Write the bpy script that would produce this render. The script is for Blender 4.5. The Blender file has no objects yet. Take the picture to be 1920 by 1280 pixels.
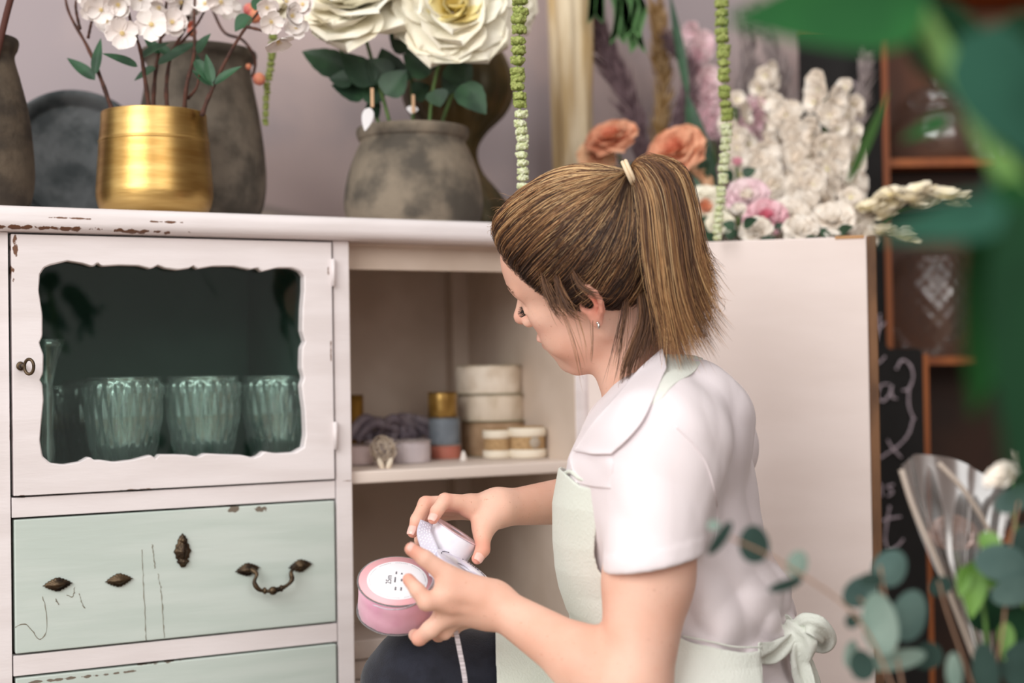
import bpy, math, random
import numpy as np
from mathutils import Matrix, Vector
random.seed(7); RNG = np.random.default_rng(7)
SC = bpy.context.scene
COL = SC.collection
PI = math.pi
# ------------------------------------------------------------------ camera frame
FPX = 50 / 36 * 1920
CAMZ = 0.95
def cam_axes(pitch, roll):
    r = np.array([1, 0, 0.]); u = np.array([0, 0, 1.]); w = np.array([0, 1., 0])
    c, s = math.cos(pitch), math.sin(pitch)
    w2 = c * w + s * u; u2 = -s * w + c * u
    c, s = math.cos(roll), math.sin(roll)
    return c * r + s * u2, -s * r + c * u2, w2
CR, CU, CW = cam_axes(math.radians(.925), math.radians(-.909))
CAM = np.array([0, 0, CAMZ])
def P(px, py, D):
    """world point seen at px,py of the 1920x1280 photograph at world depth y = D"""
    d = CW * FPX + CR * (px - 960) - CU * (py - 640)
    return CAM + d * (D / d[1])
def PP(lst):
    return np.array([P(*q) for q in lst])
YAW = math.radians(27)
CO = np.array([0, 2.0, 0])
def w2c(p):      # world -> cabinet local
    p = np.asarray(p) - CO
    c, s = math.cos(YAW), math.sin(YAW)
    return np.array([p[0] * c + p[1] * s, -p[0] * s + p[1] * c, p[2]])
def c2w(p):
    c, s = math.cos(YAW), math.sin(YAW)
    return np.array([p[0] * c - p[1] * s, p[0] * s + p[1] * c, p[2]]) + CO
def CL(px, py, yl):
    """cabinet-local point (x, yl, z) seen at px,py"""
    d = CW * FPX + CR * (px - 960) - CU * (py - 640)
    a = w2c(CAM); b = w2c(CAM + d); t = (yl - a[1]) / (b[1] - a[1])
    return a + (b - a) * t

# ------------------------------------------------------------------ colours + materials
def lin(c):
    return tuple(((v / 255) / 12.92 if v / 255 <= .04045 else ((v / 255 + .055) / 1.055) ** 2.4) for v in c) + (1,)
def nn(nt, t, **kw):
    n = nt.nodes.new(t)
    for k, v in kw.items():
        if k in n.inputs: n.inputs[k].default_value = v
        else: setattr(n, k, v)
    return n
def math_n(nt, op, a, b=None, c=None):
    n = nt.nodes.new('ShaderNodeMath'); n.operation = op
    for i, v in enumerate((a, b, c)):
        if v is None: continue
        if hasattr(v, 'is_output'): nt.links.new(v, n.inputs[i])
        else: n.inputs[i].default_value = v
    return n.outputs[0]
def mixc(nt, fac, a, b):
    n = nt.nodes.new('ShaderNodeMix'); n.data_type = 'RGBA'
    if hasattr(fac, 'is_output'): nt.links.new(fac, n.inputs[0])
    else: n.inputs[0].default_value = fac
    for i, v in ((6, a), (7, b)):
        if hasattr(v, 'is_output'): nt.links.new(v, n.inputs[i])
        else: n.inputs[i].default_value = v
    return n.outputs[2]
def ramp(nt, fac, lo, hi, smooth=True):
    n = nt.nodes.new('ShaderNodeMapRange'); n.clamp = True
    if smooth: n.interpolation_type = 'SMOOTHSTEP'
    nt.links.new(fac, n.inputs[0]); n.inputs[1].default_value = lo; n.inputs[2].default_value = hi
    return n.outputs[0]
def mat(name, c1, c2=None, rough=.6, metal=0., scale=8., stretch=(1, 1, 1), detail=3., lo=.35, hi=.65,
        bump=0., bscale=None, sss=0., trans=0., coat=0., chips=None, chipcol=(96, 62, 42), spec=.5, ior=1.45, alpha=1., sheen=0., coord='Object', ani=0):
    m = bpy.data.materials.new(name); m.use_nodes = True
    nt = m.node_tree; b = nt.nodes['Principled BSDF']
    b.inputs['Roughness'].default_value = rough; b.inputs['Metallic'].default_value = metal
    b.inputs['Specular IOR Level'].default_value = spec; b.inputs['IOR'].default_value = ior
    b.inputs['Transmission Weight'].default_value = trans; b.inputs['Coat Weight'].default_value = coat
    b.inputs['Sheen Weight'].default_value = sheen; b.inputs['Alpha'].default_value = alpha
    b.inputs['Anisotropic'].default_value = ani
    if sss:
        b.inputs['Subsurface Weight'].default_value = sss; b.inputs['Subsurface Radius'].default_value = (1, .35, .2)
        b.inputs['Subsurface Scale'].default_value = .006
    tc = nn(nt, 'ShaderNodeTexCoord'); mp = nn(nt, 'ShaderNodeMapping'); mp.inputs['Scale'].default_value = stretch
    nt.links.new(tc.outputs[coord], mp.inputs[0])
    col = lin(c1)
    b.inputs['Base Color'].default_value = col
    out = None
    if c2 is not None:
        nz = nn(nt, 'ShaderNodeTexNoise', Scale=scale, Detail=detail); nt.links.new(mp.outputs[0], nz.inputs['Vector'])
        out = mixc(nt, ramp(nt, nz.outputs['Fac'], lo, hi), lin(c1), lin(c2))
    if chips:
        sx = nn(nt, 'ShaderNodeSeparateXYZ'); nt.links.new(tc.outputs['Object'], sx.inputs[0])
        nz = nn(nt, 'ShaderNodeTexNoise', Scale=90, Detail=4); mp2 = nn(nt, 'ShaderNodeMapping'); mp2.inputs['Scale'].default_value = (1, 1, 1)
        nt.links.new(tc.outputs['Object'], mp2.inputs[0]); nt.links.new(mp2.outputs[0], nz.inputs['Vector'])
        tot = None
        for cx, cz, rx, rz in chips:
            dx = math_n(nt, 'POWER', math_n(nt, 'ABSOLUTE', math_n(nt, 'MULTIPLY', math_n(nt, 'SUBTRACT', sx.outputs[0], cx), 1 / rx)), 2)
            dz = math_n(nt, 'POWER', math_n(nt, 'ABSOLUTE', math_n(nt, 'MULTIPLY', math_n(nt, 'SUBTRACT', sx.outputs[2], cz), 1 / rz)), 2)
            v = math_n(nt, 'SUBTRACT', math_n(nt, 'MULTIPLY', nz.outputs['Fac'], 2.4), math_n(nt, 'ADD', dx, dz))
            v = ramp(nt, v, .95, 1.05, False)
            tot = v if tot is None else math_n(nt, 'MAXIMUM', tot, v)
        out = mixc(nt, tot, out if out is not None else lin(c1), lin(chipcol))
    if out is not None: nt.links.new(out, b.inputs['Base Color'])
    if bump:
        nz = nn(nt, 'ShaderNodeTexNoise', Scale=bscale or scale * 3, Detail=4); nt.links.new(mp.outputs[0], nz.inputs['Vector'])
        bp = nn(nt, 'ShaderNodeBump', Strength=min(1., bump), Distance=.002 * max(1, bump)); nt.links.new(nz.outputs['Fac'], bp.inputs['Height'])
        nt.links.new(bp.outputs[0], b.inputs['Normal'])
    return m
def glassy(name, tint=(235, 240, 240), refl=1., rough=.02, base=.0, basecol=(255, 255, 255)):
    """thin clear sheet: see-through with a fresnel reflection"""
    m = bpy.data.materials.new(name); m.use_nodes = True; nt = m.node_tree
    for n in list(nt.nodes): nt.nodes.remove(n)
    o = nn(nt, 'ShaderNodeOutputMaterial'); t = nn(nt, 'ShaderNodeBsdfTransparent', Color=lin(tint))
    g = nn(nt, 'ShaderNodeBsdfGlossy', Roughness=rough); f = nn(nt, 'ShaderNodeFresnel', IOR=1.5)
    mx = nn(nt, 'ShaderNodeMixShader'); fac = math_n(nt, 'MULTIPLY', f.outputs[0], refl)
    nt.links.new(fac, mx.inputs[0]); nt.links.new(t.outputs[0], mx.inputs[1]); nt.links.new(g.outputs[0], mx.inputs[2])
    last = mx
    if base:
        d = nn(nt, 'ShaderNodeBsdfDiffuse', Color=lin(basecol)); m2 = nn(nt, 'ShaderNodeMixShader'); m2.inputs[0].default_value = base
        nt.links.new(mx.outputs[0], m2.inputs[1]); nt.links.new(d.outputs[0], m2.inputs[2]); last = m2
    nt.links.new(last.outputs[0], o.inputs[0])
    return m

# ------------------------------------------------------------------ objects
def setp(o, label=None, cat=None, group=None, kind=None):
    if label: o['label'] = label
    if cat: o['category'] = cat
    if group: o['group'] = group
    if kind: o['kind'] = kind
    return o
def empty(name, loc=(0, 0, 0), label=None, cat=None, group=None, rz=0, parent=None):
    o = bpy.data.objects.new(name, None); COL.objects.link(o); o.location = [float(v) for v in loc]; o.rotation_euler = (0, 0, rz)
    o.empty_display_size = .05
    if parent: o.parent = parent
    return setp(o, label, cat, group)
def link_mesh(name, V, F, m, parent=None, smooth=True, world=False):
    """world=True: vertices are world coordinates, parent may sit elsewhere"""
    V = np.asarray(V, dtype=np.float64).reshape(-1, 3)
    if world and parent is not None:
        V = inv_xf(parent, V)
    me = bpy.data.meshes.new(name)
    me.from_pydata(V.tolist(), [], [tuple(int(i) for i in f) for f in F] if not isinstance(F, np.ndarray) else F.tolist())
    me.update()
    if smooth: me.polygons.foreach_set('use_smooth', np.ones(len(me.polygons), bool))
    for mm in (m if isinstance(m, (list, tuple)) else [m]): me.materials.append(mm)
    o = bpy.data.objects.new(name, me); COL.objects.link(o)
    if parent: o.parent = parent
    return o
def world_of(o):
    M = Matrix.LocRotScale(o.location, o.rotation_euler, o.scale)
    return world_of(o.parent) @ M if o.parent else M
def inv_xf(o, V):
    M = np.array(world_of(o).inverted())
    return V @ M[:3, :3].T + M[:3, 3]
class MB:
    def __init__(s): s.V = []; s.F = []; s.n = 0; s.mi = []; s.cur = 0
    def add(s, V, F):
        V = np.asarray(V, float).reshape(-1, 3)
        s.V.append(V); s.F += [tuple(int(i) + s.n for i in f) for f in F]; s.mi += [s.cur] * len(F); s.n += len(V); return s
    def box(s, x0, x1, y0, y1, z0, z1, M=None):
        V = np.array([[x, y, z] for x in (x0, x1) for y in (y0, y1) for z in (z0, z1)], float)
        if M is not None: V = V @ M[:3, :3].T + M[:3, 3]
        return s.add(V, [(0, 1, 3, 2), (4, 6, 7, 5), (0, 4, 5, 1), (2, 3, 7, 6), (0, 2, 6, 4), (1, 5, 7, 3)])
    def rbox(s, x0, x1, y0, y1, z0, z1, r=.003, seg=3):
        """box with rounded edges (all)"""
        n = seg + 1; V = []; idx = {}
        import itertools
        def coord(i, a, b):
            # 2*n samples : first n around a, then n around b
            return None
        c = np.array([[x0 + r, y0 + r, z0 + r], [x1 - r, y1 - r, z1 - r]])
        # sphere-like grid: cube map
        F = []; st = []
        ang = np.linspace(-1, 1, 2 * n)
        base = 0
        for ax in range(3):
            for sg in (-1, 1):
                o1, o2 = [a for a in range(3) if a != ax]
                g = np.zeros((2 * n, 2 * n, 3))
                for i in range(2 * n):
                    for j in range(2 * n):
                        u = -1 if i < n else 1; v = -1 if j < n else 1
                        a = (i / (n - 1) - 1) if i < n else (i - n) / (n - 1)
                        b = (j / (n - 1) - 1) if j < n else (j - n) / (n - 1)
                        d = np.zeros(3); d[ax] = sg; d[o1] = math.tan(a * PI / 4); d[o2] = math.tan(b * PI / 4)
                        d /= np.linalg.norm(d)
                        p = d * r
                        p[o1] += c[0 if u < 0 else 1][o1]; p[o2] += c[0 if v < 0 else 1][o2]; p[ax] += c[0 if sg < 0 else 1][ax]
                        g[i, j] = p
                st.append(g.reshape(-1, 3))
                w = 2 * n
                for i in range(w - 1):
                    for j in range(w - 1):
                        q = (base + i * w + j, base + (i + 1) * w + j, base + (i + 1) * w + j + 1, base + i * w + j + 1)
                        flip = (sg > 0) == (ax == 1)
                        F.append(q[::-1] if flip else q)
                base += w * w
        return s.add(np.concatenate(st), F)
    def grid(s, G, closed=False, two=False):
        G = np.asarray(G, float); a, b = G.shape[:2]; F = []
        for i in range(a - 1):
            for j in range(b - 1 + (1 if closed else 0)):
                j2 = (j + 1) % b
                F.append((i * b + j, i * b + j2, (i + 1) * b + j2, (i + 1) * b + j))
        return s.add(G.reshape(-1, 3), F)
    def lathe(s, prof, seg=48, c=(0, 0, 0), M=None, fn=None):
        prof = np.asarray(prof, float); th = np.linspace(0, 2 * PI, seg, endpoint=False)
        G = np.zeros((len(prof), seg, 3))
        for i, (r, z) in enumerate(prof):
            rr = r * np.ones(seg)
            if fn is not None: rr = fn(r, z, th)
            G[i, :, 0] = rr * np.cos(th); G[i, :, 1] = rr * np.sin(th); G[i, :, 2] = z
        if M is not None:
            M = np.asarray(M, float); G = G @ M[:3, :3].T + (M[:3, 3] if M.shape[1] == 4 else 0)
        G = G + np.array(c)
        s.grid(G, closed=True)
        return s
    def tube(s, pts, r, seg=8, cap=True):
        pts = np.asarray(pts, float); n = len(pts); r = np.ones(n) * r if np.isscalar(r) else np.asarray(r, float)
        T = np.gradient(pts, axis=0); T /= np.linalg.norm(T, axis=1)[:, None] + 1e-12
        up = np.array([0, 0, 1.]) if abs(T[0][2]) < .9 else np.array([1., 0, 0])
        N = np.cross(T[0], up); N /= np.linalg.norm(N); G = np.zeros((n, seg, 3)); th = np.linspace(0, 2 * PI, seg, endpoint=False)
        for i in range(n):
            N = N - T[i] * (N @ T[i]); N /= np.linalg.norm(N) + 1e-12; B = np.cross(T[i], N)
            G[i] = pts[i] + r[i] * (np.cos(th)[:, None] * N + np.sin(th)[:, None] * B)
        b0 = s.n; s.grid(G, closed=True)
        if cap:
            s.F.append(tuple(range(b0, b0 + seg))[::-1]); s.mi.append(s.cur)
            s.F.append(tuple(range(b0 + (n - 1) * seg, b0 + n * seg))); s.mi.append(s.cur)
        return s
    def ball(s, c, r, seg=12, rings=8, R=None, noise=0, rng=None):
        ph = np.linspace(0, PI, rings + 1); th = np.linspace(0, 2 * PI, seg, endpoint=False)
        G = np.stack([np.sin(ph)[:, None] * np.cos(th), np.sin(ph)[:, None] * np.sin(th), np.cos(ph)[:, None] * np.ones(seg)], -1)
        if noise: G = G * (1 + noise * (rng or RNG).uniform(-1, 1, G.shape[:2])[..., None])
        G = G * np.asarray(r, float)
        if R is not None: G = G @ np.asarray(R).T
        return s.grid(G + np.asarray(c), closed=True)
    def build(s, name, m, parent=None, smooth=True, world=False):
        o = link_mesh(name, np.concatenate(s.V), s.F, m, parent, smooth, world)
        if isinstance(m, (list, tuple)) and len(m) > 1: o.data.polygons.foreach_set('material_index', s.mi)
        return o
def spline(pts, n):
    """catmull-rom through pts"""
    pts = np.asarray(pts, float); k = len(pts)
    if k == 2: return pts[0] + (pts[1] - pts[0]) * np.linspace(0, 1, n)[:, None]
    e = np.concatenate([[2 * pts[0] - pts[1]], pts, [2 * pts[-1] - pts[-2]]]); t = np.linspace(0, k - 1 - 1e-9, n); i = t.astype(int); f = (t - i)[:, None]
    a, b, c, d = e[i], e[i + 1], e[i + 2], e[i + 3]
    return .5 * (2 * b + (c - a) * f + (2 * a - 5 * b + 4 * c - d) * f * f + (-a + 3 * b - 3 * c + d) * f ** 3)
def frame_from(axis, roll=0.):
    a = np.asarray(axis, float); a = a / np.linalg.norm(a)
    h = np.array([0, 0, 1.]) if abs(a[2]) < .95 else np.array([1., 0, 0])
    x = np.cross(h, a); x /= np.linalg.norm(x); y = np.cross(a, x)
    c, s = math.cos(roll), math.sin(roll)
    return np.stack([c * x + s * y, -s * x + c * y, a], 1)      # columns
def M4(R, t):
    M = np.eye(4); M[:3, :3] = R; M[:3, 3] = t; return M
def bevel(o, w=.002, seg=2):
    md = o.modifiers.new('bevel', 'BEVEL'); md.width = w; md.segments = seg; md.limit_method = 'ANGLE'; return o
def solid(o, t=.001, off=0):
    md = o.modifiers.new('solid', 'SOLIDIFY'); md.thickness = t; md.offset = off; return o
def copy_tree(o, parent=None):
    c = o.copy(); COL.objects.link(c)
    if parent is not None: c.parent = parent
    for ch in list(o.children): copy_tree(ch, c)
    return c
# ------------------------------------------------------------------ room
M_wall = mat('wall_paint', (203, 184, 182), (180, 168, 172), rough=.85, scale=3.2, detail=4, lo=.42, hi=.62)
def wall_material():
    nt = M_wall.node_tree; b = nt.nodes['Principled BSDF']; src = b.inputs['Base Color'].links[0].from_socket
    tc = nn(nt, 'ShaderNodeTexCoord'); sx = nn(nt, 'ShaderNodeSeparateXYZ'); nt.links.new(tc.outputs['Object'], sx.inputs[0])
    # painted landscape band: a greige hill shape low on the wall with a darker outline
    wv = math_n(nt, 'MULTIPLY', math_n(nt, 'SINE', math_n(nt, 'ADD', math_n(nt, 'MULTIPLY', sx.outputs[0], 9.0), .6)), .025)
    h = math_n(nt, 'SUBTRACT', math_n(nt, 'SUBTRACT', sx.outputs[2], 1.215), wv)
    low = ramp(nt, h, .012, -.008)
    c = mixc(nt, low, src, lin((196, 184, 170)))
    line = ramp(nt, math_n(nt, 'ABSOLUTE', h), .012, .002)
    c = mixc(nt, math_n(nt, 'MULTIPLY', line, .5), c, lin((140, 128, 130)))
    nt.links.new(c, b.inputs['Base Color'])
wall_material()
M_floor = mat('floor_boards', (150, 128, 108), (118, 98, 80), rough=.6, scale=3, stretch=(1, 12, 1))
def struct(name, mb, m, parent=None, **k):
    o = mb.build(name, m, parent, smooth=False, **k); o['kind'] = 'structure'; return o
def cm(x, y, z): return c2w((x, y, z))
def wall_slab(name, a, b, z0, z1, th, m):
    a = np.array(a); b = np.array(b); d = (b - a) / np.linalg.norm(b - a); n = np.array([-d[1], d[0]]) * th
    mb = MB(); V = []
    for z in (z0, z1):
        for q in (a, b, b + n, a + n): V.append((q[0], q[1], z))
    mb.add(V, [(0, 3, 2, 1), (4, 5, 6, 7), (0, 1, 5, 4), (1, 2, 6, 5), (2, 3, 7, 6), (3, 0, 4, 7)])
    return struct(name, mb, m)
A0 = cm(-1.9, .47, 0)[:2]; B0 = cm(1.75, .47, 0)[:2]
wall_slab('wall_back', A0, B0, 0, 2.9, .12, M_wall)
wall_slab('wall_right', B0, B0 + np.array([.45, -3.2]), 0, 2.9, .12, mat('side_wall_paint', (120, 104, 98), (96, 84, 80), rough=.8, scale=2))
f = MB(); f.box(-4, 4, -3, 5, -.1, 0); struct('floor', f, M_floor)
# ------------------------------------------------------------------ light
w = bpy.data.worlds.new('shop_daylight'); SC.world = w; w.use_nodes = True; nt = w.node_tree
bg = nt.nodes['Background']
tc = nn(nt, 'ShaderNodeTexCoord'); sx = nn(nt, 'ShaderNodeSeparateXYZ'); nt.links.new(tc.outputs['Generated'], sx.inputs[0])
# daylight falls from the shop front on the left; the room is darker towards the right rear
g = math_n(nt, 'ADD', math_n(nt, 'MULTIPLY', sx.outputs[0], -.75), math_n(nt, 'ADD', math_n(nt, 'MULTIPLY', sx.outputs[1], -.35), math_n(nt, 'MULTIPLY', sx.outputs[2], .45)))
wc = mixc(nt, ramp(nt, g, -.35, .75), (.60, .55, .53, 1), (1.0, .985, .96, 1)); nt.links.new(wc, bg.inputs[0]); bg.inputs[1].default_value = .95
def area(name, loc, tgt, size, power, col=(1, 1, 1)):
    l = bpy.data.lights.new(name, 'AREA'); l.shape = 'RECTANGLE'; l.size, l.size_y = size; l.energy = power; l.color = col
    o = bpy.data.objects.new(name, l); COL.objects.link(o); o.location = loc
    o.rotation_euler = (Vector(tgt) - Vector(loc)).to_track_quat('-Z', 'Y').to_euler(); return o
area('shop_window_light', (-1.5, -1.0, 2.3), (.1, 1.7, .95), (1.9, 1.9), 62, (1, .985, .96))
area('rear_window_light', (1.3, -1.2, 2.2), (.1, 1.8, 1.0), (1.8, 1.4), 20, (1, .95, .9))
# ------------------------------------------------------------------ camera
cd = bpy.data.cameras.new('camera'); co = bpy.data.objects.new('camera', cd); COL.objects.link(co); SC.camera = co
cd.lens = 50; cd.sensor_width = 36; cd.clip_start = .02
Mc = np.eye(4); Mc[:3, 0] = CR; Mc[:3, 1] = CU; Mc[:3, 2] = -CW; Mc[:3, 3] = CAM
co.matrix_world = Matrix(Mc.tolist())
cd.dof.use_dof = True; cd.dof.focus_distance = 1.62; cd.dof.aperture_fstop = 2.3; cd.dof.aperture_blades = 0
SC.view_settings.view_transform = 'Standard'; SC.view_settings.look = 'None'; SC.view_settings.exposure = 0.14; SC.view_settings.gamma = 1
SC.cycles.caustics_reflective = False; SC.cycles.caustics_refractive = False; SC.cycles.max_bounces = 10; SC.cycles.transparent_max_bounces = 24
# ------------------------------------------------------------------ the painted cabinet (local: x along the face, y into the depth, z from the floor)
Z = CAMZ
WHITE = (238, 231, 232)
chA = [(-.66, Z + .172, .25, .004), (-.52, Z + .1705, .06, .004), (-.6, Z + .184, .05, .002), (-.49, Z + .183, .04, .0025), (-.668, Z + .12, .006, .016), (-.666, Z + .15, .006, .02),
       (-.52, Z - .147, .05, .0022), (-.66, Z - .148, .02, .003), (-.272, Z + .13, .002, .02), (-.27, Z + .02, .002, .02), (-.6715, Z - .05, .0025, .09), (-.24, Z - .1505, .03, .001)]
M_white = mat('cabinet_white_paint', WHITE, (229, 221, 221), rough=.5, scale=5, stretch=(1, 1, 6), bump=.12, bscale=60, chips=chA, chipcol=(112, 76, 56))
M_inner = mat('compartment_paint', (214, 198, 184), (196, 178, 162), rough=.7, scale=6)
M_green = mat('dark_green_lining', (98, 126, 116), (80, 108, 98), rough=.6, scale=4)
chM = [(-.40, Z - .178, .03, .008), (-.37, Z - .181, .02, .006), (-.6, Z - .37, .14, .003), (-.50, Z - .3635, .05, .003)]
M_mint = mat('mint_paint', (206, 217, 211), (196, 209, 202), rough=.5, scale=7, stretch=(.6, 1, 5), bump=.15, bscale=30, chips=chM, chipcol=(120, 110, 98))
M_raw = mat('raw_wood_edge', (128, 92, 64), (84, 60, 44), rough=.8, scale=30, stretch=(1, 1, .25))
M_iron = mat('dark_aged_brass', (92, 76, 58), (44, 36, 30), rough=.42, metal=.8, scale=60, bump=.3)
M_gap = mat('gap_shade', (46, 36, 32), rough=.9)
cab = empty('sideboard', CO, 'white painted wooden sideboard with mint green drawers, scalloped glass door and open compartment', 'cabinet', rz=YAW)
xL, xR, xV, xO = -.6713, -.2652, -.2418, .103      # door left/right, divider right, opening right
dep = .40
zt0, zt1 = Z + .1675, Z + .198
zd0, zd1 = Z - .148, Z + .166
# carcass: sides, divider, rails, back, bottom
c = MB()
c.box(-.702, xL - .0015, .0, dep, .06, zt0)                     # left side + stile
c.box(xR + .0015, xV, 0, dep, .06, zt0)                     # divider
c.box(xO, .128, 0, dep, .06, zt0)                           # right side
c.box(xL, xR, .0, .02, Z - .173, Z - .1495)                 # rail below the door
c.box(xL, xR, .02, dep, Z - .166, Z - .1495)
c.box(xL, xR, .0, .02, Z - .361, Z - .337)
c.box(xL, xR, .0, .02, Z - .548, Z - .526)
c.box(xL, xR, .0, .02, .10, .16)
c.box(xL, xR, 0, .02, zt0 - .0, zt0 + .001)
c.box(xV, xO, .0, dep, .06, .10); c.box(xL, xR, .0, dep, .06, .10)
carc = c.build('carcass', M_white, cab, smooth=False); bevel(carc, .0015)
b = MB(); b.box(xV, xO, dep - .012, dep, .1, zt0); b.box(xV, xV + .002, .004, dep - .012, .1, zt0); b.box(xO - .002, xO, .004, dep - .012, .1, zt0)
b.box(xO - .03, xO - .002, dep - .042, dep - .012, .1, zt0); b.box(xV, xO, .02, dep - .012, zt0 - .004, zt0); b.box(xV, xO, .03, .05, zt0 - .035, zt0 - .004)
b.build('compartment_lining', M_inner, cab, smooth=False)
b = MB(); b.box(xL, xR, dep - .012, dep, .1, zt0); b.box(xL, xL + .002, .03, dep - .012, Z - .149, zt0); b.box(xR - .002, xR, .03, dep - .012, Z - .149, zt0)
b.box(xL, xR, .03, dep - .012, zt0 - .003, zt0); b.box(xL, xR, .03, dep - .012, Z - .1495, Z - .1475)
b.build('green_lining', M_green, cab, smooth=False)['label'] = 'dark green painted inside of the glazed cupboard'
t = MB(); t.rbox(-.725, .150, -.022, dep + .01, zt0 + .0005, zt1, r=.0125, seg=5); t.build('worktop', M_white, cab)
s = MB(); s.rbox(xV + .001, xO - .001, .012, dep - .013, Z - .157, Z - .140, r=.003); s.build('shelf_board', mat('shelf_paint', (236, 222, 212), rough=.5), cab)
for x in (-.69, .105):
    for y in (.02, dep - .04): lg = MB(); lg.box(x - .012, x + .022, y - .015, y + .02, 0, .06); lg.build('leg', M_white, cab, smooth=False)
# glazed door with scalloped opening, outline measured on the door plane
out_px = [(95, 497), (128, 489), (158, 494), (176, 500), (184, 492), (192, 499), (225, 497), (262, 498), (284, 504), (297, 497), (312, 503), (335, 506), (355, 503), (363, 498), (371, 504),
          (400, 499), (440, 499), (470, 505), (484, 502), (492, 509), (520, 502), (548, 502), (564, 508), (571, 517), (571, 545), (568, 580), (567, 620), (573, 640), (567, 652), (566, 690), (571, 708), (566, 722),
          (572, 770), (574, 815), (570, 838), (552, 848), (520, 850), (495, 846), (487, 854), (475, 858), (455, 853), (420, 852), (385, 850), (372, 857), (355, 853), (330, 852), (300, 852), (293, 860), (283, 853),
          (250, 862), (215, 866), (188, 862), (178, 863), (168, 856), (150, 866), (120, 871), (95, 868), (80, 855), (75, 825), (78, 790), (82, 750), (80, 720), (75, 712), (81, 700), (82, 665), (74, 643), (80, 630), (80, 590), (73, 545), (75, 515), (83, 502)]
out = np.array([CL(px, py, -.004) for px, py in out_px])[:, [0, 2]]
def resample_closed(q, n):
    q = np.vstack([q, q[:1]]); L = np.r_[0, np.cumsum(np.linalg.norm(np.diff(q, axis=0), axis=1))]; t = np.linspace(0, L[-1], n, endpoint=False)
    return np.stack([np.interp(t, L, q[:, 0]), np.interp(t, L, q[:, 1])], 1)
N = 320
inn = resample_closed(out, N)
cx, cz = (xL + xR) / 2, (zd0 + zd1) / 2
hw, hh = (xR - xL) / 2 - .002, (zd1 - zd0) / 2 - .001
ang = inn - np.array([cx, cz]); sc_ = 1 / np.maximum(np.abs(ang[:, 0]) / hw, np.abs(ang[:, 1]) / hh)
outer = np.array([cx, cz]) + ang * sc_[:, None]
# snap nearest to the four corners
for sx_ in (-1, 1):
    for sz_ in (-1, 1):
        cr = np.array([cx + sx_ * hw, cz + sz_ * hh]); outer[np.argmin(np.linalg.norm(outer - cr, axis=1))] = cr
def ring(q, y): return np.stack([q[:, 0], np.full(len(q), y), q[:, 1]], 1)
mid = inn + (outer - inn) * .04
G = np.stack([ring(outer, .018), ring(outer, -.003), ring(outer + (inn - outer) * .01, -.004), ring(mid, -.004), ring(inn, -.0025), ring(inn, .012), ring(inn + (outer - inn) * .03, .018), ring(outer, .018)])
door = MB(); door.grid(G, closed=True); door = door.build('door', M_white, cab, smooth=False)
pane = MB(); pane.box(xL + .03, xR - .02, .0125, .0145, zd0 + .02, zd1 - .02); pane.build('pane', glassy('window_glass', (236, 246, 242), .55), door, smooth=False)
# key
k = MB(); q0 = CL(38, 686, -.004); q1 = CL(50, 685, -.03); 
k.tube([q0 + [0, .004, 0], q0 + [0, -.020, -.0005]], [.0028, .0026], 10); k.ball(q0 + np.array([0, -.002, 0]), (.005, .0018, .0055))
ringc = q0 + np.array([.006, -.028, -.001]); th = np.linspace(0, 2 * PI, 25)
k.tube(np.stack([ringc[0] + .0062 * np.cos(th) * .75, ringc[1] + .0062 * np.cos(th) * -.66, ringc[2] + .0088 * np.sin(th)], 1), .0019, 8, cap=False)
k.tube([q0 + [0, -.020, 0], ringc + np.array([-.005, .003, 0])], .0024, 8)
k.build('key', M_iron, door)
for zz in (Z + .125, Z - .09):
    h = MB(); h.tube([(xR - .0006, -.0055, zz - .018), (xR - .0006, -.0055, zz + .018)], .0028, 10); h.build('hinge', M_white, door)
# drawers
def drawer(z0, z1):
    d = MB(); d.box(xL + .0022, xR - .0022, -.002, .016, z0 + .0022, z1 - .0022); o = d.build('drawer', M_mint, cab, smooth=False); bevel(o, .0012); return o
gapb = MB(); gapb.box(xL, xR, .014, .018, Z - .526, Z - .1735); gapb.build('drawer_gap_shade', M_gap, cab, smooth=False)  # dark sheet behind the drawers, paints the shade in their gaps
d1 = drawer(Z - .3365, Z - .1735); d2 = drawer(Z - .5255, Z - .3615); d3 = drawer(.162, Z - .549)
def blob(px, py, rx, rz, rot=0, name='handle_mount', seed=0, spikes=9, y=-.0025):
    """cast boss: pointed almond with a ribbed edge"""
    c0 = CL(px, py, y); th = np.linspace(0, 2 * PI, 56, endpoint=False); rg = np.random.default_rng(seed)
    rr = 1 / (np.abs(np.cos(th)) ** 1.25 + np.abs(np.sin(th)) ** 1.25) ** (1 / 1.25)
    rr *= 1 + .07 * np.cos(spikes * 2 * th)
    G = []
    for f_, h_ in ((1, 0), (1.0, .0014), (.86, .0032), (.62, .0030), (.5, .0052), (.25, .0068), (.02, .0072)):
        x = rx * rr * np.cos(th) * f_; z = rz * rr * np.sin(th) * f_
        ca, sa = math.cos(rot), math.sin(rot)
        G.append(np.stack([c0[0] + x * ca - z * sa, np.full(56, c0[1] - h_), c0[2] + x * sa + z * ca], 1))
    return MB().grid(np.array(G), closed=True)
blob(108, 1095, .0165, .0085, .02).build('handle_mount', M_iron, d1)
blob(223, 1087, .0160, .0085, .05, seed=2).build('handle_mount', M_iron, d1)
e = blob(342, 1033, .0105, .021, 0, spikes=7); 
e.add(blob(342, 1012, .006, .008, 0, spikes=4).V[0], [f for f in blob(342, 1012, .006, .008).F])
e.add(blob(343, 1052, .0075, .008, 0, spikes=3).V[0], [f for f in blob(342, 1012, .006, .008).F])
e = e.build('keyhole_plate', M_iron, d1)
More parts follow.
